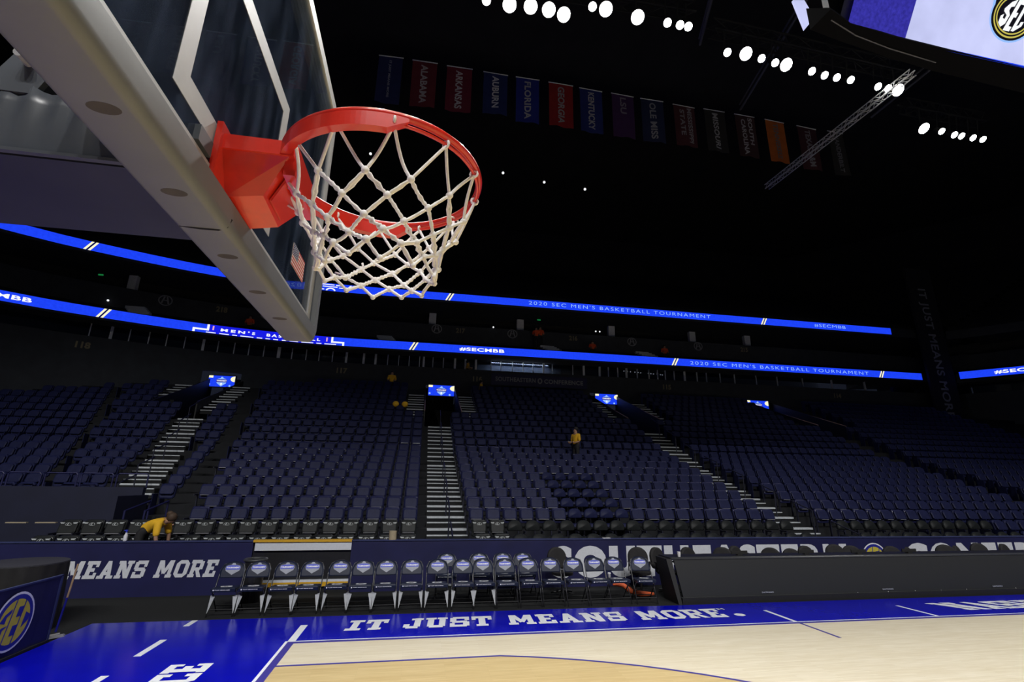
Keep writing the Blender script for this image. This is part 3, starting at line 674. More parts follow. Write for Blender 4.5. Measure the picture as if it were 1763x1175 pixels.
# ================================================================= UPPER LEVELS ALONG ONE PLAN CURVE
def smooth_curve(C):
    out = [C[0]]
    for k in range(len(C)-1):
        p0 = C[max(k-1, 0)]; p1 = C[k]; p2 = C[k+1]; p3 = C[min(k+2, len(C)-1)]
        n = max(2, int(math.dist(p1, p2)/1.2))
        if math.dist(p1, p2) > 20: n = 2
        for j in range(1, n+1):
            t = j/n
            if math.dist(p1, p2) > 20: out.append((p1[0]+(p2[0]-p1[0])*t, p1[1]+(p2[1]-p1[1])*t)); continue
            f = lambda a, b, c, d: .5*((2*b)+(-a+c)*t+(2*a-5*b+4*c-d)*t*t+(-a+3*b-3*c+d)*t**3)
            if k+2 < len(C) and math.dist(p2, p3) > 20: p3 = (2*p2[0]-p1[0], 2*p2[1]-p1[1])
            out.append((f(p0[0], p1[0], p2[0], p3[0]), f(p0[1], p1[1], p2[1], p3[1])))
    return out
SC_ = smooth_curve(CURVE); SCR = smooth_curve(CURVE_R)
class Plan:
    def __init__(s, pts):
        s.p = pts; s.s = [0]
        for a, b in zip(pts[:-1], pts[1:]): s.s.append(s.s[-1]+math.dist(a, b))
    def at(s, q, d=0):
        q = max(0, min(q, s.s[-1]-1e-6)); k = 0
        while s.s[k+1] < q: k += 1
        a, b = s.p[k], s.p[k+1]; t = (q-s.s[k])/(s.s[k+1]-s.s[k]); L = s.s[k+1]-s.s[k]
        tx, ty = (b[0]-a[0])/L, (b[1]-a[1])/L
        return (a[0]+(b[0]-a[0])*t-ty*d, a[1]+(b[1]-a[1])*t+tx*d)
    def find_x(s, x):
        for k in range(len(s.p)-1):
            if s.p[k][0] <= x <= s.p[k+1][0]: return s.s[k]+(x-s.p[k][0])/(s.p[k+1][0]-s.p[k][0])*(s.s[k+1]-s.s[k])
    def off(s, d):
        out = []; n = len(s.p)
        for i in range(n):
            a = s.p[max(i-1, 0)]; b = s.p[min(i+1, n-1)]; L = math.dist(a, b); tx, ty = (b[0]-a[0])/L, (b[1]-a[1])/L
            out.append((s.p[i][0]-ty*d, s.p[i][1]+tx*d))
        return out
PL = Plan(SC_); PR = Plan(SCR)
def band(b, plan, prof, closed=True):     # sweep a (d, z) profile along the plan
    cols = [plan.off(d) for d, z in prof]; n = len(plan.p); m = len(prof)
    vs = [(cols[j][i][0], cols[j][i][1], prof[j][1]) for i in range(n) for j in range(m)]
    b.add(vs, [(i*m+j, (i+1)*m+j, (i+1)*m+(j+1) % m, i*m+(j+1) % m) for i in range(n-1) for j in range(m if closed else m-1)])
def rect(d0, d1, z0, z1): return [(d0,z0),(d1,z0),(d1,z1),(d0,z1)]
def concourse(b):
    # wall with the four portal mouths left open
    P = PR
    band(b, P, rect(.62, .8, 8.5, 9.66))
    cuts = [(PR.find_x(x-.95), PR.find_x(x+.95)) for x in (-9.9, 2.8, 13.95, 26.0)]
    a = 0
    for c0, c1 in cuts+[(P.s[-1]-.01, None)]:
        n = max(2, int((c0-a)/1.5)); q = [P.at(a+(c0-a)*k/n) for k in range(n+1)]; band(b, Plan(q), rect(.62, .8, 2, 8.5)); a = c1
wb = struct(part('wall_back', 'wall', None, concourse))
struct(part('trim_1', 'wall', None, lambda b: (band(b, PR, rect(.0, 1.6, 10.48, 10.60)), band(b, PR, rect(.05, .3, 10.56, 11.16)))))
struct(part('trim_2', 'wall', None, lambda b: (band(b, PR, rect(.0, 3.4, 14.05, 14.2)), band(b, PR, rect(.05, .3, 14.16, 14.76)))))
struct(part('floor_suite', 'tier', None, lambda b: band(b, PR, rect(.7, 3.6, 9.55, 9.66))))
struct(part('wall_suite', 'black', None, lambda b: band(b, PR, rect(3.4, 3.6, 9.6, 14.2))))
cl = struct(part('club_fascia', 'wall', None, lambda b: band(b, PR, rect(1.55, 1.75, 11.7, 12.95))))
struct(part('club_terrace', 'tier', None, lambda b: band(b, PR, [(.3,11.1),(1.6,11.75),(1.6,11.0),(.3,10.9)])))
struct(part('upper_terrace', 'tier', None, lambda b: band(b, PR, sum([[(.4+.8*k, 14.7+.45*k), (.4+.8*k, 15.15+.45*k)] for k in range(22)], [])+[(18.5,24.6),(18.5,14.7)])))
struct(part('wall_upper', 'roof', None, lambda b: band(b, PR, rect(18, 18.4, 14, 31))))
struct(part('ceiling', 'roof', None, lambda b: b.box(-50, 75, -40, 55, 30, 30.3)))
# suite windows: panes and mullions
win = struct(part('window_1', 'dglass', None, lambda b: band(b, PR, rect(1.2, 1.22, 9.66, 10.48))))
MX = [-2.31,-1.58,-.76,-.05,.63,1.32,1.55,2.2,2.9,3.64,4.35,5.06,6.14,6.83,7.65,8.39,9.09,9.8,10.48,11.97,12.74,13.92,14.62,15.33,15.95,16.81,17.72,18.4,19.0,19.7,20.49,21.53,22.29]
WIDE = {-2.31,-1.58,1.55,3.64,4.35,5.06,9.8,12.74,13.92,15.95,20.49}
for x in MX+[23.4,24.6,26.4,28.2,30.4,33.0,36.0]+[-3.4-.78*k for k in range(17)]:
    q = PR.find_x(x); wd = .13 if (x in WIDE or (x < -3 and round(x*100) % 5 == 0)) else .045
    p = PR.at(q, 1.12); p2 = PR.at(q+wd, 1.12); p3 = PR.at(q+wd, 1.2); p4 = PR.at(q, 1.2)
    part('mullion', 'mull', win, lambda b: b.hexa([p+(9.66,), p2+(9.66,), p3+(9.66,), p4+(9.66,), p+(10.48,), p2+(10.48,), p3+(10.48,), p4+(10.48,)]))
sr = struct(part('suite_interior', 'suite', None, lambda b: b.box(5.2, 11.3, 32.2, 32.3, 9.66, 10.3)))
sl = bpy.data.lights.new('suite_lamp', 'AREA'); sl.energy = 90; sl.size = 4; sl.size_y = .4; sl.shape = 'RECTANGLE'; sl.color = (.75, .85, 1)
so = bpy.data.objects.new('suite_lamp', sl); col.objects.link(so); so.location = (8.2, 31.75, 10.45); so.rotation_euler = (R(30), 0, 0)
rl = thing('ceiling_downlights', (17.5, 32.3, 10.36), 'short row of small white downlights inside a dark suite', 'lights')
for k, x in enumerate((16.0,16.25,16.5,16.85,17.1,17.3,17.9,18.1,18.3,18.6,18.85,19.0)):
    part('downlight', 'ledwhite', rl, lambda b: b.ball((x, 32.0, 10.36-.012*k), .045, 8, 5))
# conference banner and section numbers on the concourse wall
cb = thing('wall_banner', (9.4, 30.95, 8.6), 'dark wall banner lettered in grey on the concourse wall under the suites', 'banner')
part('cloth', 'navy', cb, lambda b: b.box(6.1, 12.8, 30.93, 30.98, 8.66, 9.45))
part('lettering', 'dimtxt', cb, lambda b: (font_text(b, 'SOUTHEASTERN', (6.4,30.925,8.95), (1,0,0), (0,0,1), 2.75, .30, .03, 0, 1.1), font_text(b, 'CONFERENCE', (9.75,30.925,8.92), (1,0,0), (0,0,1), 2.75, .30, .03, 0, 1.1)))
part('round_emblem', 'dimtxt', cb, lambda b: ring(b, (9.45,30.924,9.08), (1,0,0), (0,0,1), .17, .2, .09, 20))
for x, tx, z in ((-3.75,'117',8.95),(4.9,'116',8.85),(18.49,'115',8.95),(-16.2,'118',8.95),(32.5,'114',8.95)):
    q = PR.find_x(x)
    part('section_number', 'num', wb, lambda b: font_text(b, tx, (0,0,0), (1,0,0), (0,0,1), 1, 1, .04, fmap=lambda u, v: PR.at(q+u*.62, .61)+(z+v*.36,)))
for x in (2.36, 7.7, 16.75, 22.12, -13.2, -8.2):
    q = PR.find_x(x)
    def al(b):
        m_ = lambda u, v: PR.at(q+u, 1.54)+(12.62+v,)
        pts = []
        n = 24
        for k in range(n):
            a = 2*math.pi*k/n
            pts += [m_(.36*math.cos(a), .33*math.sin(a)), m_(.30*math.cos(a), .27*math.sin(a))]
        b.add(pts, [(2*k, 2*((k+1) % n), 2*((k+1) % n)+1, 2*k+1) for k in range(n)])
        for s_ in (-1, 1): b.poly([m_(s_*.02,.24), m_(s_*.10,.24), m_(s_*.22,-.2), m_(s_*.13,-.2)])
        b.poly([m_(-.1,-.02), m_(.1,-.02), m_(.1,.03), m_(-.1,.03)])
    part('round_emblem', 'dimtxt', cl, al)
for x, tx in ((4.0,'217'),(12.2,'216'),(26,'215'),(-10.6,'218')):
    q = PR.find_x(x)
    part('section_number', 'num', cl, lambda b: font_text(b, tx, (0,0,0), (1,0,0), (0,0,1), 1, 1, .04, fmap=lambda u, v: PR.at(q+u*.62-.3, 1.54)+(12.42+v*.36,)))
for x, z0, h_ in ((1.8,13.1,.9),(8.2,13.1,1.0),(15.3,13.1,1.0),(22.0,13.1,.9),(26.8,13.0,.9),(-7,13.1,.8),(-15,13.1,.8)):
    q = PR.find_x(x); p = PR.at(q, 2.4); p2 = PR.at(q+.5, 2.4)
    part('pillar', 'mull', cl, lambda b: b.box(p[0], p2[0], p[1], p[1]+.3, 12.9, 14.05))
for x in (2.6, -11.5, -4.2): 
    q = PR.find_x(x); 
part('exit_light', 'green', cl, lambda b: b.box(9.6, 9.85, 32.3, 32.35, 13.9, 13.98))
q = PR.find_x(-16.2); p = PR.at(q, 2.0); part('exit_light', 'green', cl, lambda b: b.box(p[0], p[0]+.25, p[1], p[1]+.05, 13.55, 13.63))
for x, z in ((6.3,12.98),(13.9,13.2),(14.2,13.2),(-15.5,12.0)):
    q = PR.find_x(x); p = PR.at(q, 1.4); part('small_lamp', 'ledwhite', cl, lambda b: b.ball((p[0], p[1], z), .06, 8, 5))
# sloping club steps seen over the ribbon
for x in (10.0, 17.2, -1.3, -14.5):
    q = PR.find_x(x)
    def cs(b):
        for k in range(4): p = PR.at(q-.1*k, .45+.28*k); b.box(p[0], p[0]+1.0, p[1], p[1]+.3, 11.2+.16*k, 11.36+.16*k)
    part('club_steps', 'nosing', cl, cs)

# --- ribbon displays
def ribbon(name, label, plan, z0, z1, ang=0):
    t = thing(name, plan.at(plan.s[-1]/2)+(z0,), label, 'display')
    part('casing', 'black', t, lambda b: band(b, plan, rect(-.005, .2, z0-.03, z1+.03)))
    d = part('display', 'ledblue', t, lambda b: band(b, plan, [(-.02, z0), (-.02, z1)], False))
    return t, d
def rtext(d, plan, m, txt, s0, s1, z0, z1, bold=.02, space=1.15):
    part('lettering', m, d, lambda b: font_text(b, txt, (0,0,0), (1,0,0), (0,0,1), 1, 1, bold, 0, space, fmap=lambda u, v: plan.at(s0+(s1-s0)*u, -.03)+(z0+(z1-z0)*v,)))
def slashes(d, plan, s0, z0, z1, lean=.28):
    for k in (0, 1):
        part('slash', 'ledcream', d, lambda b: b.poly([plan.at(s0+k*.2-.06-lean/2, -.03)+(z0,), plan.at(s0+k*.2+.05-lean/2, -.03)+(z0,), plan.at(s0+k*.2+.05+lean/2, -.03)+(z1,), plan.at(s0+k*.2-.06+lean/2, -.03)+(z1,)]))
    part('slash_gap', 'leddark', d, lambda b: b.poly([plan.at(s0+.06-lean/2, -.028)+(z0,), plan.at(s0+.13-lean/2, -.028)+(z0,), plan.at(s0+.13+lean/2, -.028)+(z1,), plan.at(s0+.06+lean/2, -.028)+(z1,)]))
X = PL.find_x
UZ0, UZ1 = 14.2, 14.72; LZ0, LZ1 = 10.6, 11.12
PU = Plan([p for p in SC_ if p[0] < 37]+[(38.2, 30.5)])
ru, du = ribbon('ribbon_display', 'upper glowing blue ribbon display running round the dark club level', PU, UZ0, UZ1)
rlo, dl = ribbon('ribbon_display', 'lower glowing blue ribbon display above the suite windows', PL, LZ0, LZ1)
rtext(du, PU, 'ledsky', "2020 SEC MEN'S BASKETBALL TOURNAMENT", X(8.54), X(22.38), 14.36, 14.62, -.004, 1.25)
rtext(du, PU, 'ledsky', '#SECMBB', X(31.2), X(34.0), 14.34, 14.60, .0, 1.1)
for x in (2.98, 26.74, -16.6): slashes(du, PU, X(x), UZ0, UZ1)
# part of the tournament crest seen through the net
def crest(b):
    s0 = X(-5.3)
    for a0, a1, za, zb in ((0,.9,.40,.46),(.2,1.1,.26,.32),(1.0,1.5,.38,.44),(-.5,.3,.06,.12),(1.2,1.7,.22,.28)):
        b.poly([PU.at(s0+a0,-.03)+(UZ0+za,), PU.at(s0+a1,-.03)+(UZ0+za,), PU.at(s0+a1,-.03)+(UZ0+zb,), PU.at(s0+a0,-.03)+(UZ0+zb,)])
    b.poly([PU.at(s0+1.5,-.03)+(UZ0+.05,), PU.at(s0+1.6,-.03)+(UZ0+.05,), PU.at(s0+2.0,-.03)+(UZ0+.48,), PU.at(s0+1.88,-.03)+(UZ0+.48,)])
    n = 12; c = s0+.7; vs = []
    for k in range(n+1):
        a = math.pi*k/n; vs += [PU.at(c+.3*math.cos(a),-.03)+(UZ0+.02+.2*math.sin(a),), PU.at(c+.2*math.cos(a),-.03)+(UZ0+.02+.12*math.sin(a),)]
    b.add(vs, [(2*k, 2*k+2, 2*k+3, 2*k+1) for k in range(n)])
part('crest', 'ledwhite', du, crest)
rtext(dl, PL, 'ledwhite', '#SECMBB', X(3.88), X(6.88), 10.73, 10.99, .035, 1.1)
rtext(dl, PL, 'ledsky', "2020 SEC MEN'S BASKETBALL TOURNAMENT", X(20.4), X(35.3), 10.74, 10.99, -.004, 1.25)
rtext(dl, PL, 'ledwhite', '#SECMBB', X(-17.92)-2.9, X(-17.92), 10.73, 10.99, .035, 1.1)
for x in (.82, 19.14, 36.4, -15.49): slashes(dl, PL, X(x), LZ0, LZ1)
s0, s1 = X(-10.9), X(-4.25)
part('logo_field', 'ledroyal', dl, lambda b: [b.poly([PL.at(s0+(s1-s0)*k/12,-.026)+(LZ0,), PL.at(s0+(s1-s0)*(k+1)/12,-.026)+(LZ0,), PL.at(s0+(s1-s0)*(k+1)/12,-.026)+(LZ1,), PL.at(s0+(s1-s0)*k/12,-.026)+(LZ1,)]) for k in range(12)])
rtext(dl, PL, 'ledwhite', "MEN'S", X(-10.3), X(-8.45), 10.79, 10.97, .04, 1.5)
rtext(dl, PL, 'ledwhite', 'BASKETBALL', X(-7.9), X(-4.85), 10.79, 10.97, .04, 1.5)
def bracket(b):
    rnd = random.Random(5); q = s0-.1
    while q < s1-.2:
        L = rnd.choice((.25,.3,.5,.7)); b.poly([PL.at(q,-.03)+(10.62,), PL.at(q+L,-.03)+(10.62,), PL.at(q+L,-.03)+(10.67,), PL.at(q,-.03)+(10.67,)]); q += L+.18
    for e, sg in ((s0-.08, -1), (s1+.05, 1)):
        b.poly([PL.at(e,-.03)+(10.76,), PL.at(e+.12,-.03)+(10.76,), PL.at(e+.12,-.03)+(11.12,), PL.at(e,-.03)+(11.12,)])
        a, c = (e-.7, e+.12) if sg < 0 else (e, e+.8)
        b.poly([PL.at(a,-.03)+(10.74,), PL.at(c,-.03)+(10.74,), PL.at(c,-.03)+(10.84,), PL.at(a,-.03)+(10.84,)])
        g = a if sg < 0 else c-.12
        b.poly([PL.at(g,-.03)+(10.6,), PL.at(g+.12,-.03)+(10.6,), PL.at(g+.12,-.03)+(10.84,), PL.at(g,-.03)+(10.84,)])
part('logo_bracket', 'ledwhite', dl, bracket)
part('logo_tick', 'ledpink', dl, lambda b: [b.poly([PL.at(e,-.03)+(10.8,), PL.at(e+.08,-.03)+(10.8,), PL.at(e+.08,-.03)+(11.06,), PL.at(e,-.03)+(11.06,)]) for e in (s0+.2, s1-.25)])
PE = Plan([(43.2,30.0),(45.6,27.2),(49.5,21.2),(52.5,13.2)])
re_, de = ribbon('ribbon_display', 'short blue ribbon display at the right end of the arena', PE, 10.72, 11.28)
rtext(de, PE, 'ledwhite', '#SECMBB', 2.0, 5.2, 10.86, 11.15, .035, 1.1)
# hanging corner curtain with vertical lettering
cc = thing('corner_curtain', (41.2, 30.1, 8), 'tall dark corner curtain with vertical grey lettering between the ribbon displays', 'curtain')
part('curtain_cloth', 'roof', cc, lambda b: b.box(40.3, 42.7, 30.0, 30.2, 7.2, 20))
part('lettering', 'dimtxt', cc, lambda b: font_text(b, 'IT JUST MEANS MORE', (40.9, 29.99, 18.2), (0,0,-1), (1,0,0), 10.6, .95, .02, 0, 1.1))
er = thing('wall_emblem', (46.5, 26, 7), 'dim round emblem on the dark wall at the right end of the stands', 'emblem')
roundel(er, (47.2, 24.0, 8.3), (.55,-.83,0), (0,0,1), (-.83,-.55,0), 1.0, 'dimtxt', 'navy', 'dimtxt')

# ================================================================= ROOF: lamps, trusses, banners, scoreboard
def grp(x): return ('left', 0) if x < 13 else (('middle', 11) if x < 26 else ('right', 23))
for i, (x, y) in enumerate(LAMPS):
    g, b0 = grp(x); big = i in (1,2,3,4,6,7,10,12,15,22,23)
    t = thing('floodlight', (x, y, LZ), 'round white floodlight, %s from the left in the %s overhead row' % (ORD[i-b0], g), 'floodlight', 'overhead floodlights')
    a = Vector((0, -.62, -.78)); c = Vector((x, y, LZ)); r_ = .28 if big and i != 10 else .17
    part('lamp_housing', 'housing', t, lambda b: b.tube([c-a*.5, c-a*.1, c], [r_*.5, r_*1.05, r_*1.1], 16))
    part('lens', 'lens', t, lambda b: b.tube([c, c+a*.02], [r_, r_], 16))
    part('yoke', 'housing', t, lambda b: b.tube([c-a*.3, c+Vector((0,0,1.33))], .03, 6))
def lattice(b, p, q, s_=.5, n=16, r_=.03):
    p = Vector(p); q = Vector(q); t = (q-p).normalized(); sd = t.cross(Vector((0,0,1))).normalized(); ups = Vector((0,0,1))
    cs = [sd*s_/2+ups*s_/2, -sd*s_/2+ups*s_/2, -sd*s_/2-ups*s_/2, sd*s_/2-ups*s_/2]
    for c in cs: b.tube([p+c, q+c], r_, 6)
    for k in range(n):
        a = p.lerp(q, k/n); e = p.lerp(q, (k+1)/n)
        for j in range(4):
            if k % 2: b.tube([a+cs[j], e+cs[(j+1) % 4]], r_*.5, 4)
            else: b.tube([a+cs[(j+1) % 4], e+cs[j]], r_*.5, 4)
for k, (p, q, lab) in enumerate((((2.5,15.2,23.7),(13,15.0,23.7),'dark lamp truss carrying the left overhead lights'), ((14.3,15.6,23.7),(25.4,16,23.7),'dark lamp truss carrying the middle overhead lights'), ((28,18.1,23.7),(33.6,18.2,23.7),'dark lamp truss carrying the right overhead lights'))):
    t = part('lamp_truss', 'roof', None, lambda b: lattice(b, p, q, .6, 14, .05)); tag(t, lab, 'truss')
tag(part('catwalk_truss', 'trussl', None, lambda b: lattice(b, (23.8,14.2,21.5),(23.3,24.0,21.5), .3, 26, .03)), 'bright lattice truss running diagonally below the right lights', 'truss')
for (p, q, lab) in (((13.9,14.4,24.7),(14.9,17.4,24.7),'grey roof beam above the left overhead lights'), ((19,14,25.5),(20.5,22,25.5),'dim roof beam above the middle overhead lights'), ((28,14.5,24.5),(28,20,24.5),'dim roof beam left of the right overhead lights')):
    tag(part('roof_beam', 'truss', None, lambda b: (b.tube([p, q], .07, 6), b.tube([Vector(p)+Vector((0,0,.4)), Vector(q)+Vector((0,0,.4))], .05, 6))), lab, 'beam')
for x, z, wh in ((5.87, 21.54, 'leftmost of the three right of the rim'), (8.59, 21.22, 'middle of the three right of the rim'), (11.35, 21.06, 'rightmost of the three right of the rim'), (-2.40, 21.75, 'seen through the net')):
    t = thing('ceiling_spot', (x, 26, z), 'tiny white ceiling light in the dark, %s' % wh, 'light')
    part('bulb', 'ledwhite', t, lambda b: b.ball((x, 26, z), .085, 10, 8), smooth=True)
    part('bulb_holder', 'housing', t, lambda b: b.tube([(x, 26, z+.07), (x, 26, z+.25)], [.09, .05], 10))
BAN = [((-2.05,26.31),(-.69,26.37),23.07,(.02,.03,.14),'IT JUST MEANS MORE','dark blue'),((-.12,26.35),(1.31,26.38),23.16,(.16,.02,.04),'ALABAMA','dull crimson'),((1.9,26.32),(3.4,26.35),23.17,(.17,.015,.045),'ARKANSAS','cardinal red'),
((4.11,26.31),(5.57,26.29),23.36,(.015,.03,.16),'AUBURN','deep navy'),((6.11,26.3),(7.54,26.31),23.1,(.015,.03,.30),'FLORIDA','royal blue'),((8.17,26.29),(9.7,26.27),23.14,(.32,.015,.02),'GEORGIA','bright red'),
((10.15,26.22),(11.6,26.17),23.03,(.015,.03,.20),'KENTUCKY','mid blue'),((12.26,26.2),(13.71,26.14),23.01,(.06,.02,.11),'LSU','dim purple'),((14.22,26.14),(15.74,26.14),22.98,(.015,.025,.09),'OLE MISS','very dark navy'),
((16.46,26.08),(17.92,26.02),23.01,(.08,.02,.03),'MISSISSIPPI|STATE','dark maroon'),((18.63,26.09),(20.09,26.07),22.94,(.025,.025,.028),'MISSOURI','charcoal'),((20.85,26.06),(22.26,26.02),22.86,(.05,.02,.025),'SOUTH|CAROLINA','brown-black'),
((23.08,26.01),(24.46,25.92),22.78,(.55,.14,.02),'TENNESSEE','orange'),((25.48,25.89),(26.89,25.79),22.54,(.07,.02,.03),'TEXAS A&M','dark wine'),((27.86,25.85),(28.99,25.8),22.44,(.03,.03,.03),'VANDERBILT','black')]
DIM = [.75,.85,1,1.25,.8,.6,.7,.45,.6,.5,.7,.7,.35,.5,.35]
for k, ((xa, za), (xb, zb), z0, c, tx, cn) in enumerate(BAN):
    t = thing('team_banner', ((xa+xb)/2, 23, z0), '%s hanging banner, %s from the left under the roof' % (cn, ORD[k]), 'banner', 'banners hung in a row under the roof')
    part('pole', 'mull', t, lambda b: b.tube([(xa-.03,23,za+.03),(xb+.03,23,zb+.03)], .03, 8))
    m_ = mat('banner_cloth_%d' % k, c, .8, noise=.12, scale=2)
    rnd = random.Random(k)
    ph = rnd.uniform(0, 6)
    fold = lambda u, v: .05*(1-v)*math.sin(u*5+ph)+.03*(1-v)*math.sin(u*11+ph*2+v*2)
    def cl_(b):
        nx, nz = 12, 8; vs = []
        for s_ in (0, .012):
            for j in range(nz+1):
                for i in range(nx+1):
                    u, v = i/nx, j/nz; z = z0+(za-z0)*v; vs.append((xa+(xb-xa)*u, 23+fold(u, v)+s_, z))
        K = (nx+1)*(nz+1)
        for o_ in (0, K): b.f += [(len(b.v)+o_+j*(nx+1)+i, len(b.v)+o_+j*(nx+1)+i+1, len(b.v)+o_+(j+1)*(nx+1)+i+1, len(b.v)+o_+(j+1)*(nx+1)+i) for j in range(nz) for i in range(nx)]
        b.v += vs
    c_ = part('cloth', m_, t, cl_, smooth=True)
    tm = mat('banner_print_%d' % k, tuple(v*DIM[k] for v in (.62,.64,.72)), .8, noise=.05)
    H_ = za-z0; W_ = xb-xa
    def tl(b):
        for q, s_ in enumerate(tx.split('|')):
            two = '|' in tx; u0 = (.62-.36*q if two else .36); wu = .22 if two else .28
            if k == 0: u0, wu = .42, .12
            ln = min(.86, .13*len(s_)) if k else .8
            def fm(a, v): u = u0+wu*v; vv = .93-ln*a if not two else .95-ln*a-.05*q; return (xa+W_*u, 23+fold(u, vv)-.02, z0+H_*vv)
            font_text(b, s_, (0,0,0), (1,0,0), (0,0,1), 1, 1, .03, 0, 1.05, fmap=fm)
    part('lettering', tm, c_, tl)
# scoreboard: inward-facing display tilted down over the court, dark rim below it
S = thing('center_scoreboard', (13, 6.2, 12), 'big hanging scoreboard with tilted white and blue display at upper right', 'scoreboard')
tv = Vector((0, -.54, .84)); nv = Vector((0, -.84, -.54))
def sp(x, h, e=0): 
    yb = 5.76+.16*min(1, (x-10.24)/1.6)+.02*max(0, x-11.85)
    return Vector((x, yb, 12))+tv*h+nv*e
def quads(b, x0, x1, h0, h1, e, n=8):
    for k in range(n):
        a, c = x0+(x1-x0)*k/n, x0+(x1-x0)*(k+1)/n; b.poly([sp(a,h0,e), sp(c,h0,e), sp(c,h1,e), sp(a,h1,e)])
part('display_back', 'black', S, lambda b: quads(b, 10.1, 21, -.05, 4.5, -.12))
D_ = part('display', 'ledpale', S, lambda b: quads(b, 11.85, 20, 0, 4.4, .01))
part('display', 'ledindigo', S, lambda b: quads(b, 10.24, 11.85, 0, 4.4, .01))
part('display_edge', 'ledblue', S, lambda b: quads(b, 11.85, 20, -.02, .025, .014))
RIMO = [(9.50,6.0),(10.3,6.12),(11.6,6.27),(13.1,6.41),(16.1,6.55),(21,6.7)]; RIMI = [(9.62,5.55),(10.3,5.76),(11.6,5.86),(13.1,5.92),(16.1,6.0),(21,6.1)]
def rimm(b):
    for k in range(5):
        o1, o2, i1, i2 = RIMO[k], RIMO[k+1], RIMI[k], RIMI[k+1]
        b.hexa([i1+(11.98,), i2+(11.98,), o2+(11.9,), o1+(11.9,), i1+(12.02,), i2+(12.02,), o2+(12.5,), o1+(12.5,)])
part('lower_rim', 'deepblack', S, rimm)
part('rim_tube', 'truss', S, lambda b: b.tube([(9.8,5.75,11.95),(10.6,5.95,11.92),(11.6,6.08,11.9),(13,6.2,11.9)], .014, 6))
part('end_light', 'ledpale', S, lambda b: b.prism([(9.52,6.3,13.11),(9.69,6.3,12.29),(10.01,6.3,12.7),(9.83,6.3,13.18)], (0,.05,0)))
part('end_light', 'ledpale', S, lambda b: b.prism([(10.92,6.3,13.44),(11.14,6.3,13.49),(11.02,6.3,13.2),(10.94,6.3,13.0)], (0,.05,0)))
part('upper_box', 'black', S, lambda b: b.box(10.3, 21, 6.15, 6.3, 12.4, 16))
cx_, ch = 14.5, .95
def spc(u, v, e): return sp(cx_+u, ch+v, e)
def dell(b, ru, rv, e, n=40): b.poly([spc(ru*math.cos(2*math.pi*k/n), rv*math.sin(2*math.pi*k/n), e) for k in range(n)])
def ellring(b, ru, rv, t_, e, a0=0, a1=360, n=48):
    vs = []
    for k in range(n+1):
        a = R(a0+(a1-a0)*k/n); vs += [spc(ru*math.cos(a), rv*math.sin(a), e), spc((ru-t_)*math.cos(a), (rv-t_)*math.sin(a), e)]
    b.add(vs, [(2*k, 2*k+2, 2*k+3, 2*k+1) for k in range(n)])
part('logo_glow', 'ledsky', D_, lambda b: (dell(b, .66, .55, .013), b.poly([spc(-.66,.1,.0131), spc(-.45,.0,.0131), spc(.5,1.8,.0131), spc(-1.2,1.8,.0131), spc(-.95,.75,.0131), spc(-.72,.5,.0131)])))
part('logo_shadow', 'leddark', D_, lambda b: (dell(b, .62, .51, .016), b.poly([spc(-.6,.12,.0161), spc(.4,.1,.0161), spc(.5,1.8,.0161), spc(-1.15,1.8,.0161), spc(-.9,.78,.0161), spc(-.66,.52,.0161)])))
part('logo_ring', 'ledgold', D_, lambda b: (ellring(b, .56, .46, .035, .019), ellring(b, .49, .39, .03, .019)))
part('logo_scroll', 'ledgold', D_, lambda b: [b.tube([spc(-.60+.09*math.cos(t*.7)*(1-t*.06), y_+.08*math.sin(t*.7)*(1-t*.06), .021) for t in range(12)], .018, 5) for y_ in (.5, .68, .95)])
def sec3(b):
    def q(pts): b.poly([spc((x+y*.24)*.40, y*.33, .022) for x, y in pts])
    q([(-.86,.25),(-.62,.72),(-.3,.95),(-.3,.5),(-.5,.42),(-.5,.2),(-.3,-.05),(-.3,-.6),(-.5,-.85),(-.78,-.62),(-.86,-.2),(-.7,-.05),(-.66,-.3),(-.5,-.35),(-.5,-.1),(-.8,.1)])
    q(rc(-.22,-1,.02,1)); q(rc(.02,.7,.24,1)); q(rc(.02,-.12,.18,.18)); q(rc(.02,-1,.24,-.7))
    q([(.32,-.95),(.52,-.95),(.52,.95),(.32,.95)]); q([(.5,.95),(.86,.55),(.86,.2),(.66,.25),(.66,.55),(.5,.6)]); q([(.5,-.95),(.86,-.55),(.86,-.25),(.66,-.3),(.66,-.5),(.5,-.6)])
part('logo_letters', 'ledwhite', D_, sec3)

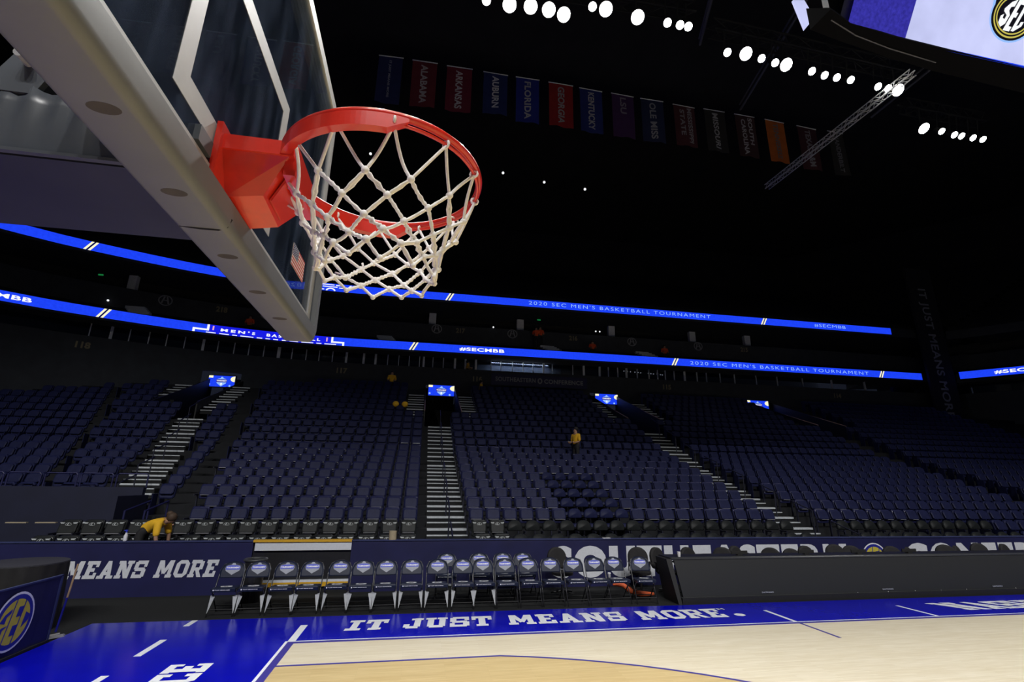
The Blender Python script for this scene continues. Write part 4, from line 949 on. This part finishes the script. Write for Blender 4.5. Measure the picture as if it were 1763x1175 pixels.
# ================================================================= COURTSIDE FURNITURE
def make_chair():
    t = thing('folding_chair', (0, 0, 0), 'chair', 'chair')
    for s_ in (-1, 1):
        part('side_frame', 'chairtube', t, lambda b: b.tube([(s_*.214,0,0),(s_*.213,.2,.34),(s_*.212,.34,.6),(s_*.209,.40,.72),(s_*.17,.425,.80),(s_*.1,.435,.825)], .011, 8), smooth=True)
        part('rear_leg', 'chairtube', t, lambda b: b.tube([(s_*.2,.05,.43),(s_*.2,.45,.0)], .011, 8), smooth=True)
    part('cross_bar', 'black', t, lambda b: b.tube([(-.222,.06,.11),(.222,.06,.11)], .009, 8))
    part('cross_bar', 'black', t, lambda b: b.tube([(-.2,.33,.12),(.2,.33,.12)], .009, 8))
    bk = part('backrest', 'chair', t, lambda b: rpanel(b, .43, .58, .85, .33, .43, .035, .03, .19, .012, 8), smooth=False)
    def Q(u, v): z = .75+v; return (u, .33+(z-.58)*.1/.27-.0155, z)
    part('shield_emblem', 'emblem', bk, lambda b: shield(b, Q(0, -.012), .19, (1.25,0,0), (0,.33,.9)))
    part('emblem_band', 'emblue', bk, lambda b: b.poly([Vector(Q(u, v))+Vector((0,-.002,0)) for u, v in ((-.122,-.03),(.122,-.03),(.122,.025),(.05,.042),(-.05,.042),(-.122,.025))]))
    part('emblem_text', 'emwhite', bk, lambda b: font_text(b, 'TOURNAMENT', Vector(Q(-.115,-.012))+Vector((0,-.004,0)), (1,0,0), (0,.35,.94), .23, .03, .06))
    stp = part('seat', 'chair', t, lambda b: (b.hexa([(-.2,-.0,.40),(.2,-.0,.40),(.2,.34,.40),(-.2,.34,.40),(-.205,-.01,.455),(.205,-.01,.455),(.2,.36,.44),(-.2,.36,.44)]), b.hexa([(-.205,-.01,.455),(.205,-.01,.455),(.2,.36,.44),(-.2,.36,.44),(-.18,.02,.472),(.18,.02,.472),(.17,.33,.455),(-.17,.33,.455)])))
    part('seat_emblem', 'emwhite', stp, lambda b: b.poly([Vector((0,.17,.4665))+Vector((x*.1, y*.09, -y*.09*.055)) for x, y in [(math.cos(2*math.pi*k/20), math.sin(2*math.pi*k/20)) for k in range(20)]]))
    part('seat_emblem_letters', 'chair', stp, lambda b: font_text(b, 'SEC', (-.06,.125,.4715), (1,0,0), (.25,1,-.05), .1, .085, .03))
    part('edge_print', 'emwhite', stp, lambda b: (font_text(b, 'IT JUST MEANS MORE', (-.13,-.0115,.428), (1,0,0), (0,-.18,1), .25, .016, .05), b.poly(ell((-.155,-.012,.436), (1,0,0), (0,-.18,1), .013, .013, 10))))
    return t
def gussets(t):
    for s_ in (-1, 1):
        part('gusset', 'gusset', t, lambda b: b.prism([(s_*.218,.012,.03),(s_*.15,.10,.31),(s_*.225,.12,.33)], (0,.012,0)), rel=False)
CH = make_chair()
FRONT = [-1.63,-1.17,-.66,-.21,.30,.75,1.20,1.69,2.18,2.69,3.11,3.57,4.05,4.52,5.01,5.50,5.94,6.48]
CHO = []
for k, x in enumerate(FRONT):
    o = CH if k == 0 else copy_tree(CH)
    o.location = (x+.02, 9.40+.02*math.sin(k*2.1), -.02); o.rotation_euler = (0, 0, R(1.5*math.sin(k*1.3)-(5 if k == 17 else 0)))
    o['label'] = 'navy padded folding chair with shield emblem, %s from the left in the front row' % ORD[k]; o['group'] = 'folding chairs along the sideline'; CHO.append(o)
for k, x in enumerate((2.42,3.15,3.69,4.16)):
    o = copy_tree(CH); o.location = (x, 10.28, .1 if k == 0 else .06); o.rotation_euler = (0, 0, R(2*k-3)); o.location.z = -.02
    o['label'] = 'navy folding chair, %s from the left in the back row behind the others' % ORD[k]; o['group'] = 'folding chairs in the back row'
for o in CHO[:11]: gussets(o)
# black swivel chairs behind the scorer's table
def make_swivel():
    t = thing('swivel_chair', (0,0,0), 'chair', 'chair')
    part('backrest', 'cloth', t, lambda b: rpanel(b, .46, .52, .98, .22, .30, .05, .1, .22, .02, 6))
    part('seat', 'cloth', t, lambda b: b.lathe([(.18,.42),(.24,.44),(.24,.49),(.2,.51)], (0,0,0), 20))
    part('column', 'blackp', t, lambda b: b.tube([(0,0,.08),(0,0,.42)], .03, 10))
    part('back_arm', 'blackp', t, lambda b: b.tube([(0,.1,.46),(0,.27,.46),(0,.27,.6)], .02, 8))
    def legs(b):
        for k in range(5): a = 2*math.pi*k/5+.3; b.tube([(0,0,.1),(.27*math.cos(a),.27*math.sin(a),.06)], [.025,.018], 8)
    part('star_base', 'blackp', t, legs)
    part('armrest', 'blackp', t, lambda b: (b.box(.22,.26,-.1,.16,.66,.69), b.box(.23,.25,.1,.14,.48,.66)))
    part('armrest', 'blackp', t, lambda b: (b.box(-.26,-.22,-.1,.16,.66,.69), b.box(-.25,-.23,.1,.14,.48,.66)))
    return t
SW = make_swivel()
SWX = [4.99,6.78,7.42,8.18,8.84,9.5,10.16,10.82,11.45,12.08,12.66,13.85,14.55,15.25,15.95,16.65,17.5]
for k, x in enumerate(SWX):
    o = SW if k == 0 else copy_tree(SW); rnd = random.Random(k*7)
    o.location = (x, 10.3+rnd.uniform(-.08,.15), -.02-(.06 if k > 2 and k % 2 else 0)*0); o.rotation_euler = (0, 0, R(rnd.uniform(-40, 40)) if k > 2 else R((10,-15,25)[k]))
    o.scale = (1, 1, (.97 if k < 3 else rnd.uniform(.9, 1.0)))
    where = ['behind the fourteenth folding chair', 'behind the last folding chair', 'at the left end of the long dark table'][k] if k < 3 else '%s from the left behind the long dark table' % ORD[k-3]
    o['label'] = 'black swivel chair with rounded back %s' % where; o['group'] = 'black swivel chairs by the scorer table'
# scorer's table with switched-off front panel
T = thing('scorers_table', (12, 9.6, 0), 'long dark scorers table with blank grey front panel and rounded top edge', 'table')
part('base_plinth', 'black', T, lambda b: b.box(7.2, 20, 9.24, 9.42, -.02, .10))
part('front_panel', 'panel', T, lambda b: b.hexa([(7.25,9.30,.10),(20,9.30,.10),(20,9.34,.10),(7.25,9.34,.10),(7.16,9.42,.80),(20,9.42,.80),(20,9.46,.80),(7.16,9.46,.80)]))
part('lower_edge', 'paneledge', T, lambda b: b.box(7.22, 20, 9.285, 9.31, .085, .105))
part('top_roll', 'paneledge', T, lambda b: b.tube([(7.12,9.46,.825),(20,9.46,.825)], .032, 12), smooth=True)
part('table_top', 'blackp', T, lambda b: b.box(7.1, 20, 9.46, 10.0, .80, .845))
part('end_panel', 'black', T, lambda b: b.hexa([(7.12,9.26,-.02),(7.2,9.26,-.02),(7.2,9.9,-.02),(7.12,9.9,-.02),(7.0,9.45,.82),(7.12,9.45,.82),(7.12,9.95,.82),(7.0,9.95,.82)]))
for x in (9.05, 12.05, 15.05): part('maker_mark', 'emblem', T, lambda b: font_text(b, 'DAKTRONICS', (x, 9.278, .15), (1,0,0), (0,.17,1), .28, .028, .03))
for x in (11.4, 12.18, 12.9, 13.6, 14.3, 15.7): part('fastener', 'steel', T, lambda b: b.ball((x, 9.285, .11), .012, 8, 5))
for k, x in enumerate((8.9, 10.6, 12.0, 13.4)):
    tag(part('desk_monitor', 'black', None, lambda b: (b.box(x-.2, x+.2, 9.7, 9.72, .865, .94), b.box(x-.06, x+.06, 9.68, 9.76, .845, .87))), 'low dark monitor on the long table, %s from the left' % ORD[k], 'monitor')
cupo = thing('cup', (7.38, 9.6, .845), 'small white paper cup at the left end of the long dark table', 'cup')
part('cup_body', 'paper', cupo, lambda b: b.lathe([(.03,0),(.04,.1),(.037,.1),(.028,.01)], (7.38,9.6,.845), 16))
cupo = thing('cup', (5.75, 9.95, .45), 'small grey cup beside the seventeenth folding chair', 'cup')
cupo.location = (5.76, 9.70, .455)
part('cup_body', 'silver', cupo, lambda b: b.lathe([(.025,0),(.032,.08),(.03,.08),(.022,.01)], (5.78,9.62,.455), 14))
part('cup_lid', 'paper', cupo, lambda b: b.lathe([(.034,.08),(.03,.095),(.01,.095)], (5.78,9.62,.455), 14))
og = thing('orange_bag', (6.6, 9.95, 0), 'bright orange bag lying on the floor under the last folding chairs', 'bag')
part('bag_body', 'orange', og, lambda b: b.tube([(6.0,10.0,.25),(6.22,9.98,.24),(6.36,9.94,.14),(6.6,9.92,.07),(6.9,9.94,.06)], [.02,.045,.06,.06,.03], 10), smooth=True)
part('bag_strap', 'black', og, lambda b: b.tube([(6.3,9.9,.28),(6.42,9.84,.16),(6.6,9.82,.17)], .012, 6))
# waste bin between wall and chairs
bn = thing('waste_bin', (-1.45, 10.6, -.02), 'round black waste bin behind the second folding chair', 'bin')
part('bin_body', 'blackp', bn, lambda b: b.lathe([(.17,-.02),(.2,.72)], (-1.45,10.6,0), 28), smooth=False)
part('bin_rim', 'paneledge', bn, lambda b: b.tube([(-1.45+.205*math.cos(2*math.pi*k/32), 10.6+.205*math.sin(2*math.pi*k/32), .76) for k in range(32)], .028, 8, True), smooth=True)
# draped round table, press panel, dust mop at left
rt_ = thing('round_table', (-4.55, 8.9, 0), 'round table draped in black cloth at the left edge of the court', 'table')
def drape(b):
    n = 72; vs = []
    for z, k in ((.985,0),(.96,.3),(.5,.8),(-.015,1)):
        for j in range(n): a = 2*math.pi*j/n; r_ = .58+.018*k*math.sin(a*18)+.02*k; vs.append((-4.53+r_*math.cos(a), 8.9+r_*math.sin(a), z))
    b.add(vs, [(i*n+j, i*n+(j+1) % n, (i+1)*n+(j+1) % n, (i+1)*n+j) for i in range(3) for j in range(n)])
part('table_cloth', 'cloth', rt_, drape, smooth=True)
part('table_top', 'clothtop', rt_, lambda b: b.lathe([(.585,.97),(.585,.99)], (-4.53,8.9,0), 48))
pp = thing('press_panel', (-3.52, 6.5, 0), 'navy fabric panel with round gold emblem standing at the left court edge', 'panel')
def pan(b):
    n = 30; vs = []
    for k in range(n+1):
        y = 3.2+(8.15-3.2)*k/n; w_ = .008*math.sin(y*11)+.005*math.sin(y*27)
        for z in (.02, .89): vs.append((-3.5+w_*(1 if z < .5 else .3), y, z))
        for z in (.02, .89): vs.append((-3.54, y, z))
    b.add(vs, [f for k in range(n) for f in ((4*k,4*k+4,4*k+5,4*k+1),(4*k+2,4*k+3,4*k+7,4*k+6),(4*k+1,4*k+5,4*k+7,4*k+3),(4*k,4*k+2,4*k+6,4*k+4))]+[(0,1,3,2),(4*n,4*n+2,4*n+3,4*n+1)])
part('panel_cloth', 'navy', pp, pan, smooth=False)
part('panel_edging', 'wallblue', pp, lambda b: (b.box(-3.5,-3.485,8.12,8.16,.02,.9), b.box(-3.52,-3.485,3.2,8.16,.885,.905)))
part('panel_base', 'black', pp, lambda b: b.box(-3.62,-3.47,3.2,8.15,-.02,.03))
roundel(pp, (-3.482, 7.32, .46), (0,1,0), (0,0,1), (1,0,0), .36)
mp_ = thing('dust_mop', (-3.55, 8.4, 0), 'dust mop with wooden and blue handle standing on a flat metal head', 'mop')
part('handle', 'woodpole', mp_, lambda b: b.tube([(-3.56,8.5,.5),(-3.53,8.52,1.0)], .014, 8))
part('grip', 'bluetape', mp_, lambda b: b.tube([(-3.585,8.46,.05),(-3.56,8.5,.52)], .015, 8))
part('mop_head', 'silver', mp_, lambda b: b.hexa([(-3.66,8.16,-.0),(-3.42,8.40,0),(-3.46,8.50,0),(-3.7,8.24,0),(-3.65,8.18,.025),(-3.44,8.40,.025),(-3.47,8.47,.025),(-3.68,8.23,.025)]))
part('head_clamp', 'steel', mp_, lambda b: b.tube([(-3.63,8.32,.03),(-3.5,8.42,.04)], .012, 8))
# things on the wall top
bt = thing('spray_bottle', (-4.3, 11.36, 1.05), 'white bottle with blue nozzle standing on the navy wall', 'bottle')
part('bottle_body', 'bottle', bt, lambda b: b.lathe([(.035,0),(.038,.02),(.036,.11),(.016,.16),(.014,.175)], (-4.3,11.36,1.05), 16), smooth=True)
part('nozzle', 'bottlecap', bt, lambda b: (b.lathe([(.017,0),(.017,.03)], (-4.3,11.36,1.222), 12), b.box(-4.345,-4.28,11.35,11.37,1.25,1.275)))
cp = thing('paper_roll', (1.22, 11.36, 1.05), 'tan paper roll standing on the navy wall left of the stairs', 'paper roll')
part('roll_body', 'tan', cp, lambda b: b.lathe([(.085,0),(.085,.19),(.03,.19)], (1.22,11.36,1.05), 20))
ct = thing('paper_cup', (6.4, 11.36, 1.05), 'small white paper lying on the navy wall above the pale letters', 'paper')
part('paper_sheet', 'paper', ct, lambda b: b.box(6.3, 6.5, 11.33, 11.4, 1.05, 1.062))
# litter and railings seen by the left black seats
for k, x in enumerate((-7.6, -7.0)):
    tag(part('ledge_strip', 'tan', None, lambda b: b.box(x, x+.42, 12.9, 12.98, 1.30, 1.32)), 'thin tan ledge strip in front of the blue wall, %s one' % ('left' if k == 0 else 'right'), 'strip')
for k, x in enumerate((-4.95, -5.4)):
    t = thing('hand_rail', (x, 13.3, .5), 'dark hand rail beside the black seats, %s' % ('nearer the stairs of the left block' if k else 'nearer the bending person'), 'rail')
    part('post', 'navy', t, lambda b: b.tube([(x,13.35,.4),(x,13.35,1.55)], .025, 8)); part('top_rail', 'navy', t, lambda b: b.tube([(x,13.35,1.55),(x,14.5,1.75)], .025, 8)); part('post', 'navy', t, lambda b: b.tube([(x,14.5,.6),(x,14.5,1.75)], .025, 8))
fr = thing('front_rail', (-8, 14.85, 2.1), 'dark tubular rail along the top of the blue wall before the left seats', 'rail')
for k in range(14):
    x = -18+.88*k
    part('rail_hoop', 'navy', fr, lambda b: b.tube([(x,14.95,2.05),(x,14.95,2.42),(x+.04,14.95,2.46),(x+.74,14.95,2.46),(x+.78,14.95,2.42),(x+.78,14.95,2.05)], .02, 8))

# ================================================================= PEOPLE
def skinmesh(name, m, parent, pts, edges, rad, root=0, sub=2):
    me = bpy.data.meshes.new(name); off = wloc(parent) if parent else Vector((0,0,0))
    me.from_pydata([tuple(Vector(p)-off) for p in pts], edges, []); me.materials.append(M[m])
    o = bpy.data.objects.new(name, me); col.objects.link(o); o.parent = parent
    md = o.modifiers.new('skin', 'SKIN'); md.use_smooth_shade = True
    if not me.skin_vertices: raise RuntimeError('no skin layer')
    for i, r_ in enumerate(rad):
        d = me.skin_vertices[0].data[i]; d.radius = (r_, r_) if not isinstance(r_, tuple) else r_; d.use_root = (i == root)
    s_ = o.modifiers.new('sub', 'SUBSURF'); s_.levels = sub; s_.render_levels = sub
    return o
def person(loc, label, J, shirt, hair, long_hair=False, group=None):
    """J: joint positions relative to loc."""
    L = Vector(loc); t = thing('person', loc, label, 'person', group)
    g = {k: L+Vector(v) for k, v in J.items()}
    names = ['pelvis','waist','chest','neck','head','crown','shL','elL','wrL','haL','shR','elR','wrR','haR','hipL','knL','anL','toL','hipR','knR','anR','toR']
    rad = [.12,.115,.135,.06,.085,.06,.055,.042,.032,.03,.055,.042,.032,.03,.085,.058,.042,.035,.085,.058,.042,.035]
    idx = {n: i for i, n in enumerate(names)}
    ed = [('pelvis','waist'),('waist','chest'),('chest','neck'),('neck','head'),('head','crown'),('chest','shL'),('shL','elL'),('elL','wrL'),('wrL','haL'),('chest','shR'),('shR','elR'),('elR','wrR'),('wrR','haR'),('pelvis','hipL'),('hipL','knL'),('knL','anL'),('anL','toL'),('pelvis','hipR'),('hipR','knR'),('knR','anR'),('anR','toR')]
    skinmesh('body', 'skin', t, [g[n] for n in names], [(idx[a], idx[b]) for a, b in ed], rad)
    def sub(nm, m, ns, es, grow):
        ii = {n: k for k, n in enumerate(ns)}
        skinmesh(nm, m, t, [g[n] if n in g else g[n[:-1]].lerp(g[{'elL':'wrL','elR':'wrR'}[n[:-1]]], .1) for n in ns], [(ii[a], ii[b]) for a, b in es], [rad[idx[n]]+grow for n in ns])
    sub('shirt', shirt, ['pelvis','waist','chest','neck','shL','elL','shR','elR'], [('pelvis','waist'),('waist','chest'),('chest','neck'),('chest','shL'),('shL','elL'),('chest','shR'),('shR','elR')], .028)
    sub('trousers', 'trousers', ['pelvis','waist','hipL','knL','anL','hipR','knR','anR'], [('pelvis','waist'),('pelvis','hipL'),('hipL','knL'),('knL','anL'),('pelvis','hipR'),('hipR','knR'),('knR','anR')], .018)
    d = (g['crown']-g['neck']).normalized(); bk = J.get('back', Vector((0,.03,0))); hc = g['head'].lerp(g['crown'], .5)+Vector(bk)
    part('hair', hair, t, lambda b: b.ball(hc+Vector(bk)*.5, .106, 12, 8, (1,1,1.02)), smooth=True)
    if long_hair: part('hair_tail', hair, t, lambda b: b.ball(hc+Vector(bk)*3+Vector((0,0,.0)), .06, 10, 6, (1.2,1,1)), smooth=True)
    fc = g['head']-Vector(bk)*3.2
    part('nose', 'skin', t, lambda b: b.ball(fc, .018, 8, 5)); return t
def standing(face=(0,-1), hand_up=.0, h=1.72):
    f = h/1.72; fx, fy = face; sx, sy = -fy, fx
    P = lambda s_, fwd, z: (sx*s_+fx*fwd, sy*s_+fy*fwd, z*f)
    J = dict(pelvis=P(0,0,.95), waist=P(0,0,1.1), chest=P(0,0,1.33), neck=P(0,.01,1.48), head=P(0,.03,1.60), crown=P(0,.02,1.70), shL=P(.19,0,1.40), elL=P(.24,.02,1.12), wrL=P(.18,.24,1.06+hand_up), haL=P(.12,.33,1.10+hand_up),
      shR=P(-.19,0,1.40), elR=P(-.24,.02,1.12), wrR=P(-.18,.24,1.06+hand_up), haR=P(-.12,.33,1.10+hand_up), hipL=P(.09,0,.88), knL=P(.1,.03,.48), anL=P(.1,0,.08), toL=P(.11,.14,.04), hipR=P(-.09,0,.88), knR=P(-.1,.03,.48), anR=P(-.1,0,.08), toR=P(-.11,.14,.04))
    J['back'] = (-fx*.03, -fy*.03, .01); return J
bend = dict(pelvis=(-.12,0,.97), waist=(.03,0,1.09), chest=(.24,0,1.18), neck=(.33,-.01,1.21), head=(.42,-.02,1.22), crown=(.51,-.02,1.25), shL=(.28,.19,1.16), elL=(.34,.22,.9), wrL=(.36,.2,.66), haL=(.37,.2,.58),
  shR=(.26,-.2,1.14), elR=(.28,-.24,.88), wrR=(.34,-.2,.66), haR=(.37,-.2,.57), hipL=(-.12,.1,.9), knL=(-.04,.11,.5), anL=(-.1,.11,.08), toL=(.04,.12,.04), hipR=(-.12,-.1,.9), knR=(-.04,-.11,.5), anR=(-.1,-.11,.08), toR=(.04,-.12,.04), back=(-.02,0,.03))
person((-4.05, 11.70, .23), 'person in yellow shirt and black trousers bending over the black front seats', bend, 'shirt', 'hair', True)
p2 = person((8.42, 20.0, ZF[10]), 'person in yellow shirt standing among the navy seats holding a white sheet', standing((-.9,-.43)), 'shirt', 'hairk')
tag(part('paper_sheet', 'paper', None, lambda b: b.hexa([(7.98,19.72,4.13),(8.14,19.72,4.11),(8.14,19.93,4.11),(7.98,19.93,4.13),(7.98,19.72,4.137),(8.14,19.72,4.117),(8.14,19.93,4.117),(7.98,19.93,4.137)])), 'white sheet held by the standing person in yellow', 'paper')
person((-.27, 29.9, ZF[21]), 'person in yellow shirt at the top of the stands left of the central portal', standing((0,-1), 0, 1.6), 'shirt', 'hairk')
person((5.35, 30.2, ZF[21]-.25), 'person in dark yellow top leaning by the concourse wall beside the wall banner', standing((1,0), 0, 1.6), 'shirt', 'hairk')
jk = thing('draped_jacket', (.55, ROWY[16], ZTOP[16]), 'yellow jacket draped over two seat backs left of the central portal', 'jacket')
for k in (0, 1): part('jacket_side', 'shirt', jk, lambda b: b.ball((.33+.47*k, ROWY[16]+.04, ZTOP[16]+.03), .18, 12, 8, (.95,.55,.85)), smooth=True)
person((4.55, 31.4, 9.0), 'person in pale yellow top inside the lit suite at its left end', standing((1,0), 0, 1.3), 'shirt', 'hairk')
for x, y, z, h_, wh in ((9.35,31.6,11.5,1.6,'standing on the club steps'),(9.75,32.0,11.7,1.6,'standing highest behind another on the club steps'),(13.3,31.0,10.75,1.4,'seated just above the ribbon right of the club steps'),(18.9,31.2,10.75,1.5,'left of the thirty-degree slope at the club rail'),(-9.2,30.6,10.75,1.5,'above the lower ribbon beside the backboard pad')):
    wh = wh.replace('left of the thirty-degree slope at the club rail', 'furthest right above the lower ribbon')
    person((x, y, z), 'person in orange shirt %s' % wh, standing((0,-1), 0, h_), 'oshirt', 'hairk', False, 'people in orange at the club level')
